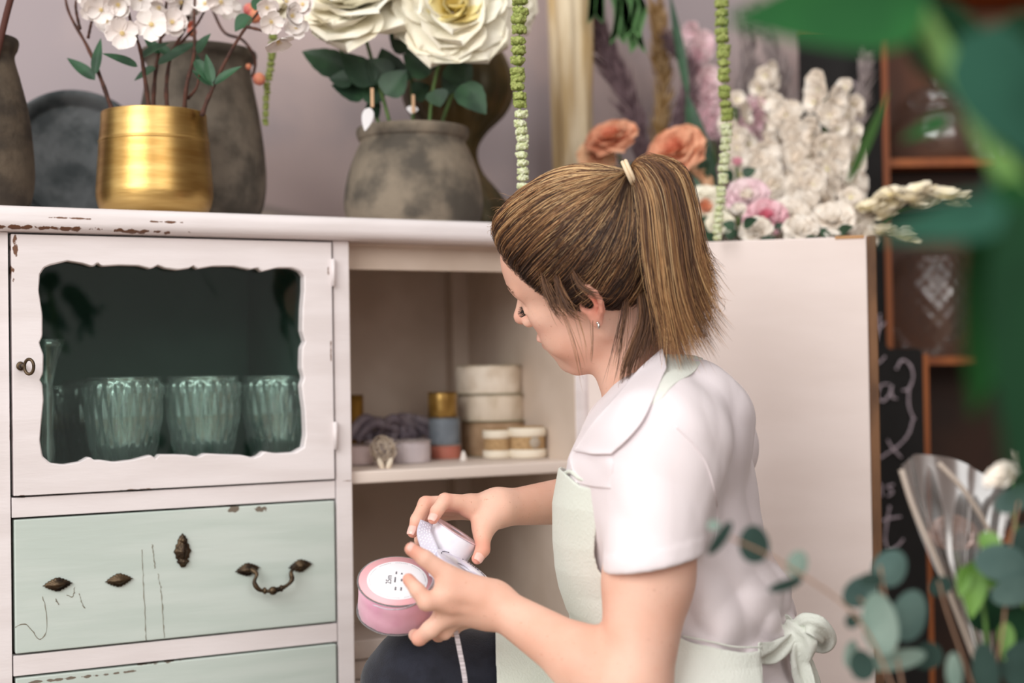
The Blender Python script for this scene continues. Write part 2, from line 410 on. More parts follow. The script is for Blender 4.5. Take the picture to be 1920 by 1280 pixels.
# swinging handle
hm = blob(464, 1067, .0155, .0085, .1, seed=3)
bb = blob(563, 1060, .0155, .0085, .1, seed=4); hm.add(bb.V[0], bb.F)
pth = [CL(px, py, y) for px, py, y in ((470, 1066, -.010), (481, 1076, -.016), (477, 1092, -.018), (488, 1106, -.020), (512, 1107, -.022), (535, 1099, -.020), (547, 1087, -.018), (546, 1072, -.016), (556, 1061, -.010))]
sp = spline(pth, 60); rad = .0027 + .0006 * np.sin(np.linspace(0, 26, 60)); hm.tube(sp, rad, 10)
cc = CL(512, 1107, -.022); hm.ball(cc, (.006, .005, .0055)); 
for dx in (-.011, .011): hm.ball(cc + np.array([dx, 0, .0008 if dx < 0 else .002]), (.0028, .0042, .0045))
hm.build('handle', M_iron, d1)
# peeling cracks in the mint paint
M_crack = mat('crack_brown', (128, 120, 104), rough=.9)
for line in ([(266, 1030), (268, 1070), (269, 1105), (273, 1160), (274, 1200)], [(285, 1020), (291, 1065)], [(297, 1075), (303, 1120), (308, 1195)], [(80, 1118), (85, 1140), (88, 1180), (76, 1198), (66, 1190), (52, 1172), (40, 1170), (28, 1176)],
             [(148, 1112), (154, 1132), (160, 1140)], [(104, 1122), (110, 1133)], [(125, 1115), (136, 1118), (140, 1100)]):
    q = spline([CL(a, b_, -.0022) for a, b_ in line], 24); q[:, 0] += RNG.normal(0, .0004, 24); cr = MB(); cr.tube(q, np.abs(RNG.normal(.00035, .0002, 24)) + .0001, 5); cr.build('paint_crack', M_crack, d1)
# open door: hinged on the right side of the compartment
al = -math.radians(42)
od = empty('open_door', (.122, -.004, 0), parent=cab, rz=al)
M_door = mat('door_white_paint', (236, 222, 217), (228, 213, 207), rough=.55, scale=3, stretch=(1, 1, 3), bump=.2, bscale=26)
dd = MB(); dd.box(0, .392, -.011, .011, .12, Z + .168); o = dd.build('open_door_panel', M_door, od, smooth=False); bevel(o, .002)
ee = MB(); ee.box(.392, .4045, -.012, .012, .12, Z + .168)
o = ee.build('door_edge', M_raw, od, smooth=False); o['label'] = 'bare worn wooden edge of the open door'; bevel(o, .0015)
tt = MB(); tt.box(.350, .389, -.0125, -.009, Z + .1645, Z + .169); o = tt.build('latch', mat('latch_brown', (188, 140, 92), rough=.5), od, smooth=False); bevel(o, .001)
# ------------------------------------------------------------------ implicit surfaces -> one continuous quad mesh
def smin(a, b, k):
    if k <= 0: return np.minimum(a, b)
    h = np.maximum(k - np.abs(a - b), 0) / k
    return np.minimum(a, b) - h * h * k * .25
def smax(a, b, k): return -smin(-a, -b, k)
def cap(p, a, b, ra, rb):
    a = np.asarray(a); ab = np.asarray(b) - a
    t = np.clip(((p - a) @ ab) / (ab @ ab), 0, 1)
    return np.linalg.norm(p - a - t[:, None] * ab, axis=1) - (ra + (rb - ra) * t)
def ell(p, c, r, R=None):
    q = p - np.asarray(c)
    if R is not None: q = q @ R
    r = np.asarray(r); k0 = np.linalg.norm(q / r, axis=1); k1 = np.linalg.norm(q / (r * r), axis=1) + 1e-9
    return k0 * (k0 - 1) / k1
def poly2(p2, poly):
    """signed distance to a polygon (negative inside)"""
    poly = np.asarray(poly); d = np.full(len(p2), 1e9); ins = np.zeros(len(p2), bool); n = len(poly)
    for i in range(n):
        a, b = poly[i], poly[(i + 1) % n]; e = b - a; w = p2 - a
        t = np.clip((w @ e) / (e @ e), 0, 1); q = w - t[:, None] * e; d = np.minimum(d, (q * q).sum(1))
        c = ((a[1] > p2[:, 1]) != (b[1] > p2[:, 1])) & (p2[:, 0] < (b[0] - a[0]) * (p2[:, 1] - a[1]) / ((b[1] - a[1]) or 1e-9) + a[0])
        ins ^= c
    d = np.sqrt(d); d[ins] *= -1; return d
def surface(f, lo, hi, h, B=8):
    """naive surface nets on a block-sparse grid"""
    lo = np.asarray(lo, float); hi = np.asarray(hi, float)
    nb = np.ceil((hi - lo) / (h * B)).astype(int); n = nb * B + 1
    gc = np.stack(np.meshgrid(*[np.arange(k) for k in nb], indexing='ij'), -1).reshape(-1, 3)
    cen = lo + (gc + .5) * B * h
    dc = np.concatenate([f(c) for c in np.array_split(cen, max(1, len(cen) // 60000))])
    act = gc[np.abs(dc) < B * h * 1.35]
    D = np.full(n, 1., np.float32)
    # sign for far-inside blocks
    for g in gc[dc <= -B * h * 1.35]:
        D[g[0] * B:(g[0] + 1) * B + 1, g[1] * B:(g[1] + 1) * B + 1, g[2] * B:(g[2] + 1) * B + 1] = -1
    off = np.stack(np.meshgrid(*[np.arange(B + 1)] * 3, indexing='ij'), -1).reshape(-1, 3)
    for ch in np.array_split(act, max(1, len(act) // 400)):
        if not len(ch): continue
        idx = (ch[:, None, :] * B + off[None]).reshape(-1, 3)
        v = f(lo + idx * h)
        D[idx[:, 0], idx[:, 1], idx[:, 2]] = v
    S = D < 0
    c = np.zeros(tuple(np.array(D.shape) - 1), np.uint8)
    for i in (0, 1):
        for j in (0, 1):
            for k in (0, 1): c += S[i:S.shape[0] - 1 + i, j:S.shape[1] - 1 + j, k:S.shape[2] - 1 + k]
    cells = np.argwhere((c > 0) & (c < 8)); vid = np.full(c.shape, -1, np.int32); vid[tuple(cells.T)] = np.arange(len(cells))
    acc = np.zeros((len(cells), 3)); cnt = np.zeros(len(cells))
    for ax in range(3):
        o1, o2 = [a for a in range(3) if a != ax]
        for i in (0, 1):
            for j in (0, 1):
                a = cells.copy(); a[:, o1] += i; a[:, o2] += j; b = a.copy(); b[:, ax] += 1
                da = D[tuple(a.T)]; db = D[tuple(b.T)]; m = (da < 0) != (db < 0)
                t = da / np.where(m, da - db, 1); pt = a.astype(float); pt[:, ax] += t
                acc[m] += pt[m]; cnt[m] += 1
    V = lo + acc / cnt[:, None] * h
    F = []
    for ax in range(3):
        o1, o2 = [(1, 2), (2, 0), (0, 1)][ax]
        sl = [slice(None)] * 3; sl[ax] = slice(0, -1); sr = [slice(None)] * 3; sr[ax] = slice(1, None)
        a = S[tuple(sl)]; b = S[tuple(sr)]
        for pos in (True, False):
            e = np.argwhere((a & ~b) if pos else (~a & b))
            e = e[(e[:, o1] > 0) & (e[:, o2] > 0) & (e[:, o1] < c.shape[o1]) & (e[:, o2] < c.shape[o2])]
            q = []
            for d1, d2 in ((-1, -1), (0, -1), (0, 0), (-1, 0)):
                w = e.copy(); w[:, o1] += d1; w[:, o2] += d2; q.append(vid[tuple(w.T)])
            q = np.stack(q, 1)
            if not pos: q = q[:, ::-1]
            F.append(q)
    F = np.concatenate(F); F = F[(F >= 0).all(1)]
    # light tangential smoothing
    for _ in range(2):
        s = np.zeros_like(V); k = np.zeros(len(V))
        for i in range(4):
            j = (i + 1) % 4
            np.add.at(s, F[:, i], V[F[:, j]]); np.add.at(k, F[:, i], 1); np.add.at(s, F[:, j], V[F[:, i]]); np.add.at(k, F[:, j], 1)
        V = V * .6 + .4 * s / np.maximum(k, 1)[:, None]
    used = np.zeros(len(V), bool); used[F.ravel()] = True; new = np.cumsum(used) - 1
    return V[used], new[F]
def set_attr(o, name, vals):
    a = o.data.attributes.new(name, 'FLOAT', 'POINT'); a.data.foreach_set('value', np.asarray(vals, np.float32))
# ------------------------------------------------------------------ the florist
HY, HP, HR = math.radians(25.1), math.radians(13.6), math.radians(28.2); HS = .96
HF = np.array([-math.cos(HY) * math.cos(HP), math.sin(HY) * math.cos(HP), -math.sin(HP)])
l0 = np.array([-math.sin(HY), -math.cos(HY), 0]); u0 = np.cross(HF, l0)
HL = math.cos(HR) * l0 - math.sin(HR) * u0; HU = math.sin(HR) * l0 + math.cos(HR) * u0
HT = np.array([.099, 1.6, CAMZ + .0926]); HA = np.stack([HF, HL, HU], 1)
def H(*v):
    v = np.asarray(v[0] if len(v) == 1 else v, float) / 1000 * HS
    return HT + v @ HA.T
def toH(p): return (p - HT) @ HA / HS * 1000       # mm
def mirror(fn, p, c, *a):
    return np.minimum(fn(p, c, *a), fn(p, (c[0], -c[1], c[2]), *a))
def head_sdf(pw):
    """pw world -> signed distance in metres"""
    p = toH(pw); E_ = lambda c, r: ell(p, c, r); C_ = lambda a, b, ra, rb: cap(p, a, b, ra, rb)
    d = E_((3, 0, 40), (93, 73, 85))
    q = p.copy(); q[:, 1] = np.abs(q[:, 1]); EM = lambda c, r: ell(q, c, r); CM = lambda a, b, ra, rb: cap(q, a, b, ra, rb)
    d = smin(d, E_((46, 0, 44), (52, 57, 52)), 25)
    d = smin(d, E_((44, 0, -18), (46, 50, 56)), 25)
    d = smin(d, EM((60, 42, -6), (20, 20, 16)), 18)
    d = smin(d, EM((50, 34, -42), (30, 27, 28)), 22)
    d = smin(d, CM((0, 52, -38), (58, 22, -84), 15, 15), 20)
    d = smin(d, E_((72, 0, -86), (18, 20, 16)), 16)
    d = smin(d, E_((76, 0, -52), (20, 27, 26)), 16)
    d = smin(d, E_((40, 0, -70), (35, 34, 22)), 20)
    d = smin(d, CM((92, 9, 29), (76, 42, 31), 8, 8), 14)
    d = smax(d, -EM((92, 31, 10), (15, 17, 13)), 12)
    d = smin(d, EM((74, 31, 9), (14.5, 15, 13.5)), 5)
    d = smin(d, CM((80, 47, 6), (84, 20, 4), 3, 3), 6)
    d = smin(d, C_((90, 0, 18), (108, 0, -12), 6.5, 9), 9)
    d = smin(d, E_((110, 0, -16), (9.5, 9.5, 8.5)), 6)
    d = smin(d, EM((98, 11, -20), (9, 7.5, 7)), 5)
    d = smax(d, -EM((103, 6, -28), (4, 3, 4)), 2)
    d = smin(d, E_((94, 0, -44.5), (7, 20, 5.5)), 4)
    d = smin(d, E_((91, 0, -55.5), (7.5, 17, 6)), 4)
    d = smax(d, -E_((101, 0, -50), (9, 24, 1.4)), 3)
    # ears: helix, antihelix, lobe, tragus around a hollow
    def ep(x, z, lift): return np.array([x * .88, 73 + .8 * lift - .26 * x, z * .88])
    ring = [(2, 6, 0), (4, 16, 1), (0, 27, 3), (-9, 33, 4), (-20, 30, 5), (-27, 20, 6), (-28, 7, 6), (-23, -6, 5), (-15, -16, 3)]
    e = ell(q, ep(-12, 6, 0), (15, 4.0, 24))
    for a, b in zip(ring[:-1], ring[1:]): e = smin(e, cap(q, ep(*a), ep(*b), 2.8, 2.8), 2.5)
    an = [(-8, 24, 2), (-17, 14, 3.5), (-18, 2, 3.5), (-11, -9, 2.5)]
    for a, b in zip(an[:-1], an[1:]): e = smin(e, cap(q, ep(*a), ep(*b), 2.3, 2.3), 2.5)
    e = smin(e, ell(q, ep(-8, -20, 1.5), (8, 4, 9)), 4)
    e = smax(e, -ell(q, ep(-7, 5, 5), (8, 6, 10)), 3)
    e = smin(e, ell(q, ep(2.5, -1, 1.5), (4, 4, 6)), 3)
    d = smin(d, e, 3)
    return d * HS / 1000
# torso: elliptical sections along z
TY = math.radians(18); TF = np.array([-math.cos(TY), math.sin(TY)]); TL = np.array([-math.sin(TY), -math.cos(TY)])
def zpx(py, D=1.6): return P(1260, py, D)[2]
def xpx(px, D=1.6): return P(px, 900, D)[0]
TS = [  # py, left, right, half width b
    (655, 1215, 1262, .030), (690, 1178, 1300, .050), (715, 1160, 1335, .085), (745, 1138, 1368, .120), (790, 1108, 1394, .158), (850, 1075, 1409, .168), (930, 1060, 1416, .160), (1000, 1060, 1422, .150),
    (1050, 1064, 1440, .143), (1090, 1072, 1462, .138), (1130, 1085, 1470, .138), (1165, 1105, 1474, .140), (1200, 1118, 1462, .146), (1250, 1120, 1485, .165), (1310, 1120, 1520, .180), (1370, 1130, 1545, .18), (1420, 1160, 1530, .15)]
_z = np.array([zpx(t[0]) for t in TS])[::-1]
_c = np.array([(xpx(t[1]) + xpx(t[2])) / 2 for t in TS])[::-1]
_hw = np.array([(xpx(t[2]) - xpx(t[1])) / 2 for t in TS])[::-1]; _b = np.array([t[3] for t in TS])[::-1]
_a = np.sqrt(np.maximum(_hw ** 2 - (_b * math.sin(TY)) ** 2, .0004)) / math.cos(TY)
def torso(p, off=0.):
    z = p[:, 2]; cx = np.interp(z, _z, _c); a = np.interp(z, _z, _a) + off; b = np.interp(z, _z, _b) + off
    dx = p[:, 0] - cx; dy = p[:, 1] - 1.6
    u = (dx * TF[0] + dy * TF[1]) / a; v = (dx * TL[0] + dy * TL[1]) / b
    r = (np.abs(u) ** 2.3 + np.abs(v) ** 2.3) ** (1 / 2.3)
    d = (r - 1) * np.minimum(a, b)
    return smax(smax(d, z - _z[-1], .02), _z[0] - z, .02)
nS = P(1250, 838, 1.47); nE = P(1186, 1296, 1.40); nW = P(928, 1133, 1.475)
fS = P(1330, 838, 1.74); fE = P(1205, 922, 1.83); fW = P(938, 953, 1.625)
def chain(p, d, pts, rad, k):
    """pts: (px,py,D) joints, successive capsules"""
    w = [P(*q) for q in pts]
    for i in range(len(w) - 1): d = smin(d, cap(p, w[i], w[i + 1], rad[i], rad[i + 1]), k if i == 0 else .003)
    return d
def near_arm(p):
    m = nS + (nE - nS) * .55
    d = cap(p, nS, m, .050, .0425); d = smin(d, cap(p, m, nE, .0425, .036), .02)
    q = nE + (nW - nE) * .35
    d = smin(d, cap(p, nE, q, .036, .032), .015); d = smin(d, cap(p, q, nW, .032, .0195), .015)
    d = smin(d, ell(p, nW, (.021, .016, .020)), .01)
    # palm
    palm = cap(p, P(915, 1124, 1.475), P(842, 1104, 1.462), .018, .014)
    palm = smin(palm, cap(p, P(912, 1140, 1.478), P(835, 1132, 1.468), .0175, .0125), .012)
    palm = smin(palm, cap(p, P(905, 1150, 1.485), P(843, 1152, 1.478), .014, .0115), .012)
    palm = smin(palm, cap(p, P(900, 1153, 1.497), P(858, 1160, 1.50), .012, .010), .012)
    for ta, tb in (((905, 1126, 1.459), (846, 1114, 1.4515)), ((902, 1140, 1.462), (846, 1140, 1.4585))): palm = smin(palm, cap(p, P(*ta), P(*tb), .0022, .0042), .006)
    d = smin(d, palm, .018)
    # thumb
    d = chain(p, d, [(893, 1108, 1.468), (838, 1078, 1.462), (797, 1047, 1.457), (771, 1029, 1.456)], [.0138, .0110, .0084, .0070], .012)
    # index lies on the label, then middle and ring curl under the spool
    d = chain(p, d, [(842, 1122, 1.462), (800, 1128, 1.450), (783, 1107, 1.452), (766, 1086, 1.462)], [.0118, .0092, .0077, .0066], .009)
    d = chain(p, d, [(842, 1148, 1.474), (806, 1180, 1.470), (786, 1196, 1.476), (777, 1190, 1.50)], [.0112, .0090, .0078, .0066], .007)
    d = chain(p, d, [(852, 1156, 1.487), (833, 1184, 1.488), (822, 1190, 1.505), (808, 1180, 1.525)], [.0105, .0082, .0072, .006], .007)
    d = chain(p, d, [(864, 1162, 1.502), (850, 1180, 1.510), (840, 1180, 1.525), (826, 1170, 1.540)], [.0095, .0070, .0062, .0055], .007)
    return d
def far_arm(p):
    d = cap(p, fS, fE, .046, .036); q = fE + (fW - fE) * .4
    d = smin(d, cap(p, fE, q, .036, .0315), .015); d = smin(d, cap(p, q, fW, .0315, .0195), .015)
    palm = cap(p, P(928, 950, 1.622), P(880, 950, 1.605), .0185, .0125)
    palm = smin(palm, cap(p, P(930, 948, 1.635), P(880, 948, 1.635), .0165, .0125), .012)
    palm = smin(palm, cap(p, P(932, 950, 1.65), P(884, 953, 1.662), .014, .0115), .012)
    palm = smin(palm, cap(p, P(926, 962, 1.612), P(905, 985, 1.598), .014, .012), .012)
    d = smin(d, palm, .016)
    d = chain(p, d, [(918, 968, 1.61), (905, 1003, 1.59), (905, 1030, 1.578), (895, 1047, 1.570)], [.0125, .0098, .0080, .0066], .010)
    d = chain(p, d, [(880, 946, 1.602), (834, 938, 1.582), (819, 958, 1.572), (812, 973, 1.566)], [.0110, .0082, .0070, .0060], .007)
    d = chain(p, d, [(880, 944, 1.628), (798, 944, 1.602), (782, 974, 1.588), (774, 998, 1.580)], [.0110, .0084, .0073, .0062], .007)
    d = chain(p, d, [(884, 950, 1.648), (806, 955, 1.628), (789, 986, 1.612), (786, 1013, 1.602)], [.0105, .0080, .0070, .006], .007)
    d = chain(p, d, [(888, 958, 1.664), (828, 965, 1.655), (812, 995, 1.640), (810, 1020, 1.630)], [.0098, .0070, .0062, .0055], .007)
    return d
neckA = H(-22, 0, -35); neckM = P(1200, 700, 1.615); neckB = P(1238, 780, 1.61)
def body_sdf(p):
    d = head_sdf(p)
    nk = smin(cap(p, neckA, neckM, .048, .044), cap(p, neckM, neckB, .044, .056), .02)
    d = smin(d, nk, .022)
    d = smin(d, torso(p, -.006), .03)
    d = smin(d, near_arm(p), .02)
    d = smin(d, far_arm(p), .02)
    return d
woman = empty('person', (P(1330, 1300, 1.6)[0], 1.6, 0), 'seated woman with ponytail, white polo and pale green apron, holding two ribbon spools', 'person')
M_skin = mat('skin', (234, 190, 170), (226, 176, 154), rough=.5, scale=14, detail=4, bump=.10, bscale=500, sss=.15, spec=.35)
def skin_tints():
    nt = M_skin.node_tree; b = nt.nodes['Principled BSDF']; src = b.inputs['Base Color'].links[0].from_socket
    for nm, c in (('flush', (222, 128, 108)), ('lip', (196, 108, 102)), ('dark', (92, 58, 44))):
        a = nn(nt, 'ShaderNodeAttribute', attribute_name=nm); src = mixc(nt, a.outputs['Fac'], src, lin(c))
    tc = nn(nt, 'ShaderNodeTexCoord'); vo = nn(nt, 'ShaderNodeTexNoise', Scale=260, Detail=2); nt.links.new(tc.outputs['Object'], vo.inputs['Vector'])
    src = mixc(nt, math_n(nt, 'MULTIPLY', ramp(nt, vo.outputs['Fac'], .66, .76), .35), src, lin((180, 110, 82)))
    nt.links.new(src, b.inputs['Base Color'])
skin_tints()
BH = .0018 if not globals().get('DRAFT') else .003
lo = np.minimum.reduce([P(655, 1240, 1.42), H(130, 0, 0), P(1000, 280, 1.45)]); 
V, F = surface(body_sdf, (-.185, 1.31, zpx(1430)), (.36, 1.89, CAMZ + .262), BH)
ob = link_mesh('body', V, F, M_skin, woman, world=True)
ph = toH(V)
def bump3(c, r, arr=ph): return np.clip(1.25 - np.linalg.norm((arr - np.array(c)) / np.array(r), axis=1), 0, 1)
flush = np.maximum.reduce([.45 * bump3((70, 40, -15), (26, 22, 18)), .5 * bump3((108, 0, -16), (16, 14, 12)), .75 * bump3((-15, 78, 8), (26, 18, 34)), .3 * bump3((75, 0, -88), (20, 20, 16))])
for t_, r_ in (((771, 1029, 1.456), .013), ((766, 1086, 1.462), .010), ((812, 973, 1.566), .011), ((774, 998, 1.58), .012), ((895, 1047, 1.57), .013), ((786, 1196, 1.476), .012), ((798, 944, 1.602), .009), ((834, 938, 1.582), .009), ((822, 1190, 1.505), .01), ((905, 1030, 1.578), .012)):
    flush = np.maximum(flush, .6 * np.clip(1.3 - np.linalg.norm(V - P(*t_), axis=1) / r_, 0, 1))
set_attr(ob, 'flush', flush)
set_attr(ob, 'lip', .8 * np.clip(1.5 - np.abs(ph[:, 2] + 50) / 9, 0, 1) * np.clip(1.4 - np.abs(ph[:, 1]) / 18, 0, 1) * np.clip((ph[:, 0] - 86) / 5, 0, 1))
set_attr(ob, 'dark', np.maximum(.9 * bump3((-5, 72, 5), (7, 9, 9)), 0))  # shade of the ear hollow, put into the skin colour
print('body', len(V))
# brows, lashes, lids
mb = MB()
for sy in (1, -1):
    for i in range(90):
        t = RNG.random(); x = 95 - 20 * t ** 1.5; y = 14 + 34 * t; z = 30 + 7 * math.sin(t * 2.6) + RNG.normal(0, 1.4)
        a = np.array([x + 3.2, y * sy, z]); 
        # keep on the skin
        a = H(a); g = head_sdf(a[None])[0]; n = (a - H(20, 0, 20)); n /= np.linalg.norm(n); a = a - n * g
        dr = HA @ np.array([-.35, sy * .9, .15 + .3 * RNG.normal()]); mb.tube([a - dr * .002, a + n * .0006, a + dr * .0035], [.00015, .00022, .00006], 3, cap=False)
mb.build('eyebrows', mat('brow_hair', (92, 66, 46), rough=.7), woman, world=True)
mb = MB()
for sy in (1, -1):
    for i in range(30):
        t = i / 29; y = 17 + 30 * t; x = 92.5 - 13 * t ** 1.7; z = 3.5 + 1.2 * math.sin(t * PI) 
        a = H(x, y * sy, z); g = head_sdf(a[None])[0]; n = HA @ np.array([.85, sy * (.15 + .6 * t), 0]); n /= np.linalg.norm(n); a = a - n * g
        dr = HA @ np.array([.85, sy * (.15 + .75 * t), -.30 + .1 * RNG.normal()]); dr /= np.linalg.norm(dr); up = HA @ np.array([0, 0, 1.])
        mb.tube([a - n * .001, a + dr * .004, a + dr * .006 + up * .0006, a + dr * .0085 + up * .0022], [.0004, .00035, .00025, .0001], 4, cap=False)
mb.build('eyelashes', mat('lash_black', (26, 16, 14), rough=.5), woman, world=True)
er = MB(); c0 = H(-9, 80, -19.5); er.ball(c0, (.0016, .0016, .0016)); er.ball(c0 + np.array([.001, -.002, -.0032]), (.0013, .0014, .0034)); er.tube([c0, c0 + np.array([.0008, -.0018, -.004])], .0009, 8)
er.build('earring', mat('silver', (214, 210, 204), rough=.15, metal=1), woman, world=True)
# finger nails
nm = mat('nail', (240, 190, 178), rough=.25, coat=.4)
def nail(a, b, side, r):
    """a joint, b tip, side = outward direction"""
    a = P(*a); b = P(*b); ax = (b - a) / np.linalg.norm(b - a); s = np.asarray(side, float); s -= ax * (s @ ax); s /= np.linalg.norm(s); t = np.cross(ax, s)
    G = []
    for u in np.linspace(-1, 1, 9):
        row = []
        for v in np.linspace(-1, 1, 9):
            w = math.sqrt(max(0, 1 - .75 * max(0, u * u * v * v)))
            phi = v * .95 * (1 - .15 * u * u); row.append(b + ax * (u * r * .82 - r * .05) + (s * math.cos(phi) + t * math.sin(phi)) * (r * 1.03 - .10 * r * (u > .6)))
        G.append(row)
    return MB().grid(np.array(G)).build('finger_nail', nm, woman, world=True)
nail((797, 1047, 1.457), (771, 1029, 1.456), (-.1, -.8, .75), .0066)
nail((819, 958, 1.572), (812, 973, 1.566), (-.35, -1, -.0), .0061)
nail((782, 974, 1.588), (774, 998, 1.580), (-.5, -1, .0), .0063)
nail((905, 1030, 1.578), (895, 1047, 1.570), (-.2, -1, -.5), .0067)
# ------------------------------------------------------------------ clothes
M_shirt = mat('white_jersey', (237, 227, 230), (231, 221, 225), rough=.85, scale=6, bump=.22, bscale=700, sheen=.2, sss=.0)
M_apron = mat('pale_green_linen', (232, 234, 226), (220, 225, 215), rough=.9, scale=9, stretch=(1, 1, .5), bump=.5, bscale=500, sheen=.15)
M_jean = mat('dark_denim', (34, 37, 50), (24, 26, 38), rough=.9, scale=50, bump=.4, bscale=700, sheen=.2)
def crease(x): y = np.abs(np.sin(x * .5)); return 1.9 * np.sqrt(y * y + .01) - 1.1
def folds(p, fr, amp, seed, direc=(0, 0, 1)):
    r = np.random.default_rng(seed); s = np.zeros(len(p))
    for i in range(5):
        d = np.asarray(direc, float) + r.normal(0, .45, 3); d /= np.linalg.norm(d)
        w = r.normal(0, 1, 3); w /= np.linalg.norm(w)
        s += crease((p @ d) * fr * r.uniform(.6, 1.5) + 2.2 * np.sin((p @ w) * fr * .45 + r.uniform(0, 6)) + r.uniform(0, 6))
    return amp * s / 3
slA = P(1240, 842, 1.465); slB = P(1223, 1062, 1.418); axn = (slB - slA) / np.linalg.norm(slB - slA)
cutn = np.array([.17, 0, -1.]); cutn -= 0; cutn /= np.linalg.norm(cutn); cutc = P(1223, 1057, 1.418)
fslB = fS + (fE - fS) * .75
def shirt_sdf(p):
    z = p[:, 2]
    t = torso(p, .0045)
    # blousing and creases around the waist
    wz = np.clip((zpx(1000) - z) / .10, 0, 1) * np.clip((z - zpx(1235)) / .03, 0, 1)
    t = t - folds(p, 85, .0085, 3, (.45, .2, 1)) * wz - folds(p, 62, .0042, 5, (1, .2, .6)) * np.clip((z - zpx(1060)) / .05, 0, 1)
    s = cap(p, slA, slB, .062, .0478); s = smin(s, cap(p, P(1285, 800, 1.56), slA, .075, .060), .03)
    s = s - folds(p, 70, .0024, 9, (.9, 0, .5))
    band = np.abs((p - cutc) @ cutn + .010); s = s - .0009 * (band < .0085) 
    s = smax(s, (p - cutc) @ cutn, .002)
    fs = cap(p, fS, fslB, .06, .05)
    d = smin(smin(t, s, .022), fs, .02)
    # armpit crease
    # neck opening
    nd = ell(p, P(1212, 712, 1.60), (.060, .060, .040), frame_from((-.55, .1, .85)))
    d = smax(d, -nd, .004)
    return smax(d, zpx(1425) - z, .003)
V, F = surface(shirt_sdf, (.02, 1.34, zpx(1430)), (.37, 1.89, zpx(640)), .0025)
shirt = link_mesh('shirt', V, F, M_shirt, woman, world=True)
# sleeve seam and hem stitching
def onsurf(f, q, n, it=4):
    q = np.array(q, float)
    for _ in range(it): q = q - n * f(q)[:, None] * .9
    return q
vdir = np.array([0, -1., 0])
def seam(pts, f, r, name, m, D=1.40, n=60, par=None, lift=.0004):
    q = spline([P(a, b, D) for a, b in pts], n); d = q - CAM; d /= np.linalg.norm(d, axis=1)[:, None]
    for _ in range(60):
        g = f(q); q = q + d * np.clip(g, -.01, .02)[:, None] * .8
    q = q - d * lift
    return MB().tube(q, r, 6).build(name, m, par or woman, world=True)
seam([(1268, 800), (1300, 832), (1325, 870), (1342, 930), (1345, 985), (1335, 1030)], shirt_sdf, .0011, 'sleeve_seam', M_shirt)
# collar: one turned-down leaf per side, laid from the neck over the shoulder
def patch(rows, name, m, th=.0018, n=(26, 26), par=None, wob=0.):
    rows = [spline([P(*q) for q in r], n[1]) for r in rows]; G = spline(np.array(rows).reshape(len(rows), -1), n[0]).reshape(n[0], n[1], 3)
    if wob: G[..., 1] += wob * np.sin(np.linspace(0, 7, n[0]))[:, None] * np.cos(np.linspace(0, 5, n[1]))[None]
    o = MB().grid(G).build(name, m, par or woman, world=True); solid(o, th); return o
def drape(rows, name, m, f=None, lift=.003, th=.0018, n=(30, 30), par=None, wob=0., seed=0, edge_lift=0.):
    """lay a sheet given by its outline rows on the surface of f; where there is no surface the given depth stays"""
    rows = [spline([P(*q) for q in r], n[1]) for r in rows]; G = spline(np.array(rows).reshape(len(rows), -1), n[0]).reshape(-1, 3)
    d = G - CAM; L = np.linalg.norm(d, axis=1)[:, None]; d = d / L; q = CAM + d * 1.30; 
    for _ in range(60): q = q + d * np.clip((f or shirt_sdf)(q), -.01, .03)[:, None] * .8
    hit = (np.abs((f or shirt_sdf)(q)) < .004) & (np.linalg.norm(q - CAM, axis=1) < L[:, 0] + .06)
    s = np.where(hit, np.linalg.norm(q - CAM, axis=1), L[:, 0]).reshape(n)
    s = np.minimum(s, L.reshape(n) + .02)
    for _ in range(12):
        p_ = np.pad(s, 1, mode='edge'); av = (p_[:-2, 1:-1] + p_[2:, 1:-1] + p_[1:-1, :-2] + p_[1:-1, 2:]) / 4; s = np.minimum(av, s + .0004)
    G = CAM + d * (s.reshape(-1)[:, None] - lift); G = G.reshape(n[0], n[1], 3)
    if edge_lift:
        e_ = np.linspace(0, 1, n[0])[:, None, None]; G = G - (d.reshape(n[0], n[1], 3)) * edge_lift * e_ ** 3
    if wob: G[..., 1] += wob * np.sin(np.linspace(0, 9, n[0]))[:, None] * np.cos(np.linspace(0, 6, n[1]))[None]
    o = MB().grid(G).build(name, m, par or woman, world=True); solid(o, th); return o
drape([[(1242, 652, 1.55), (1200, 690, 1.54), (1158, 740, 1.53), (1110, 794, 1.53), (1076, 846, 1.54)],
       [(1246, 668, 1.54), (1214, 712, 1.512), (1176, 762, 1.50), (1128, 812, 1.50), (1092, 848, 1.512)],
       [(1248, 680, 1.530), (1224, 730, 1.492), (1190, 786, 1.48), (1150, 830, 1.478), (1112, 851, 1.492)],
       [(1249, 688, 1.518), (1226, 745, 1.482), (1204, 790, 1.46), (1174, 826, 1.455), (1146, 851, 1.46)]], 'collar', M_shirt, lift=.0035, edge_lift=.003, wob=.0008)
patch([[(1236, 655, 1.60), (1180, 705, 1.62), (1130, 745, 1.64), (1105, 775, 1.63), (1080, 840, 1.60)],
       [(1238, 662, 1.63), (1190, 712, 1.67), (1140, 752, 1.68), (1106, 800, 1.66), (1074, 850, 1.62)]], 'collar', M_shirt)
drape([[(1072, 846, 1.54), (1110, 850, 1.515), (1150, 850, 1.475)], [(1068, 862, 1.54), (1110, 868, 1.52), (1150, 872, 1.47)], [(1080, 905, 1.55), (1110, 912, 1.525), (1148, 916, 1.48)]], 'placket', M_shirt, wob=.001, lift=.001)
bt = MB(); bt.lathe([(0, .0008), (.004, .0012), (.0052, .0004), (.005, -.0004), (0, -.0004)], 20, P(1084, 858, 1.5335), frame_from((-.55, -.8, .2))); bt.build('button', mat('button_pearl', (226, 222, 220), rough=.3), woman, world=True)
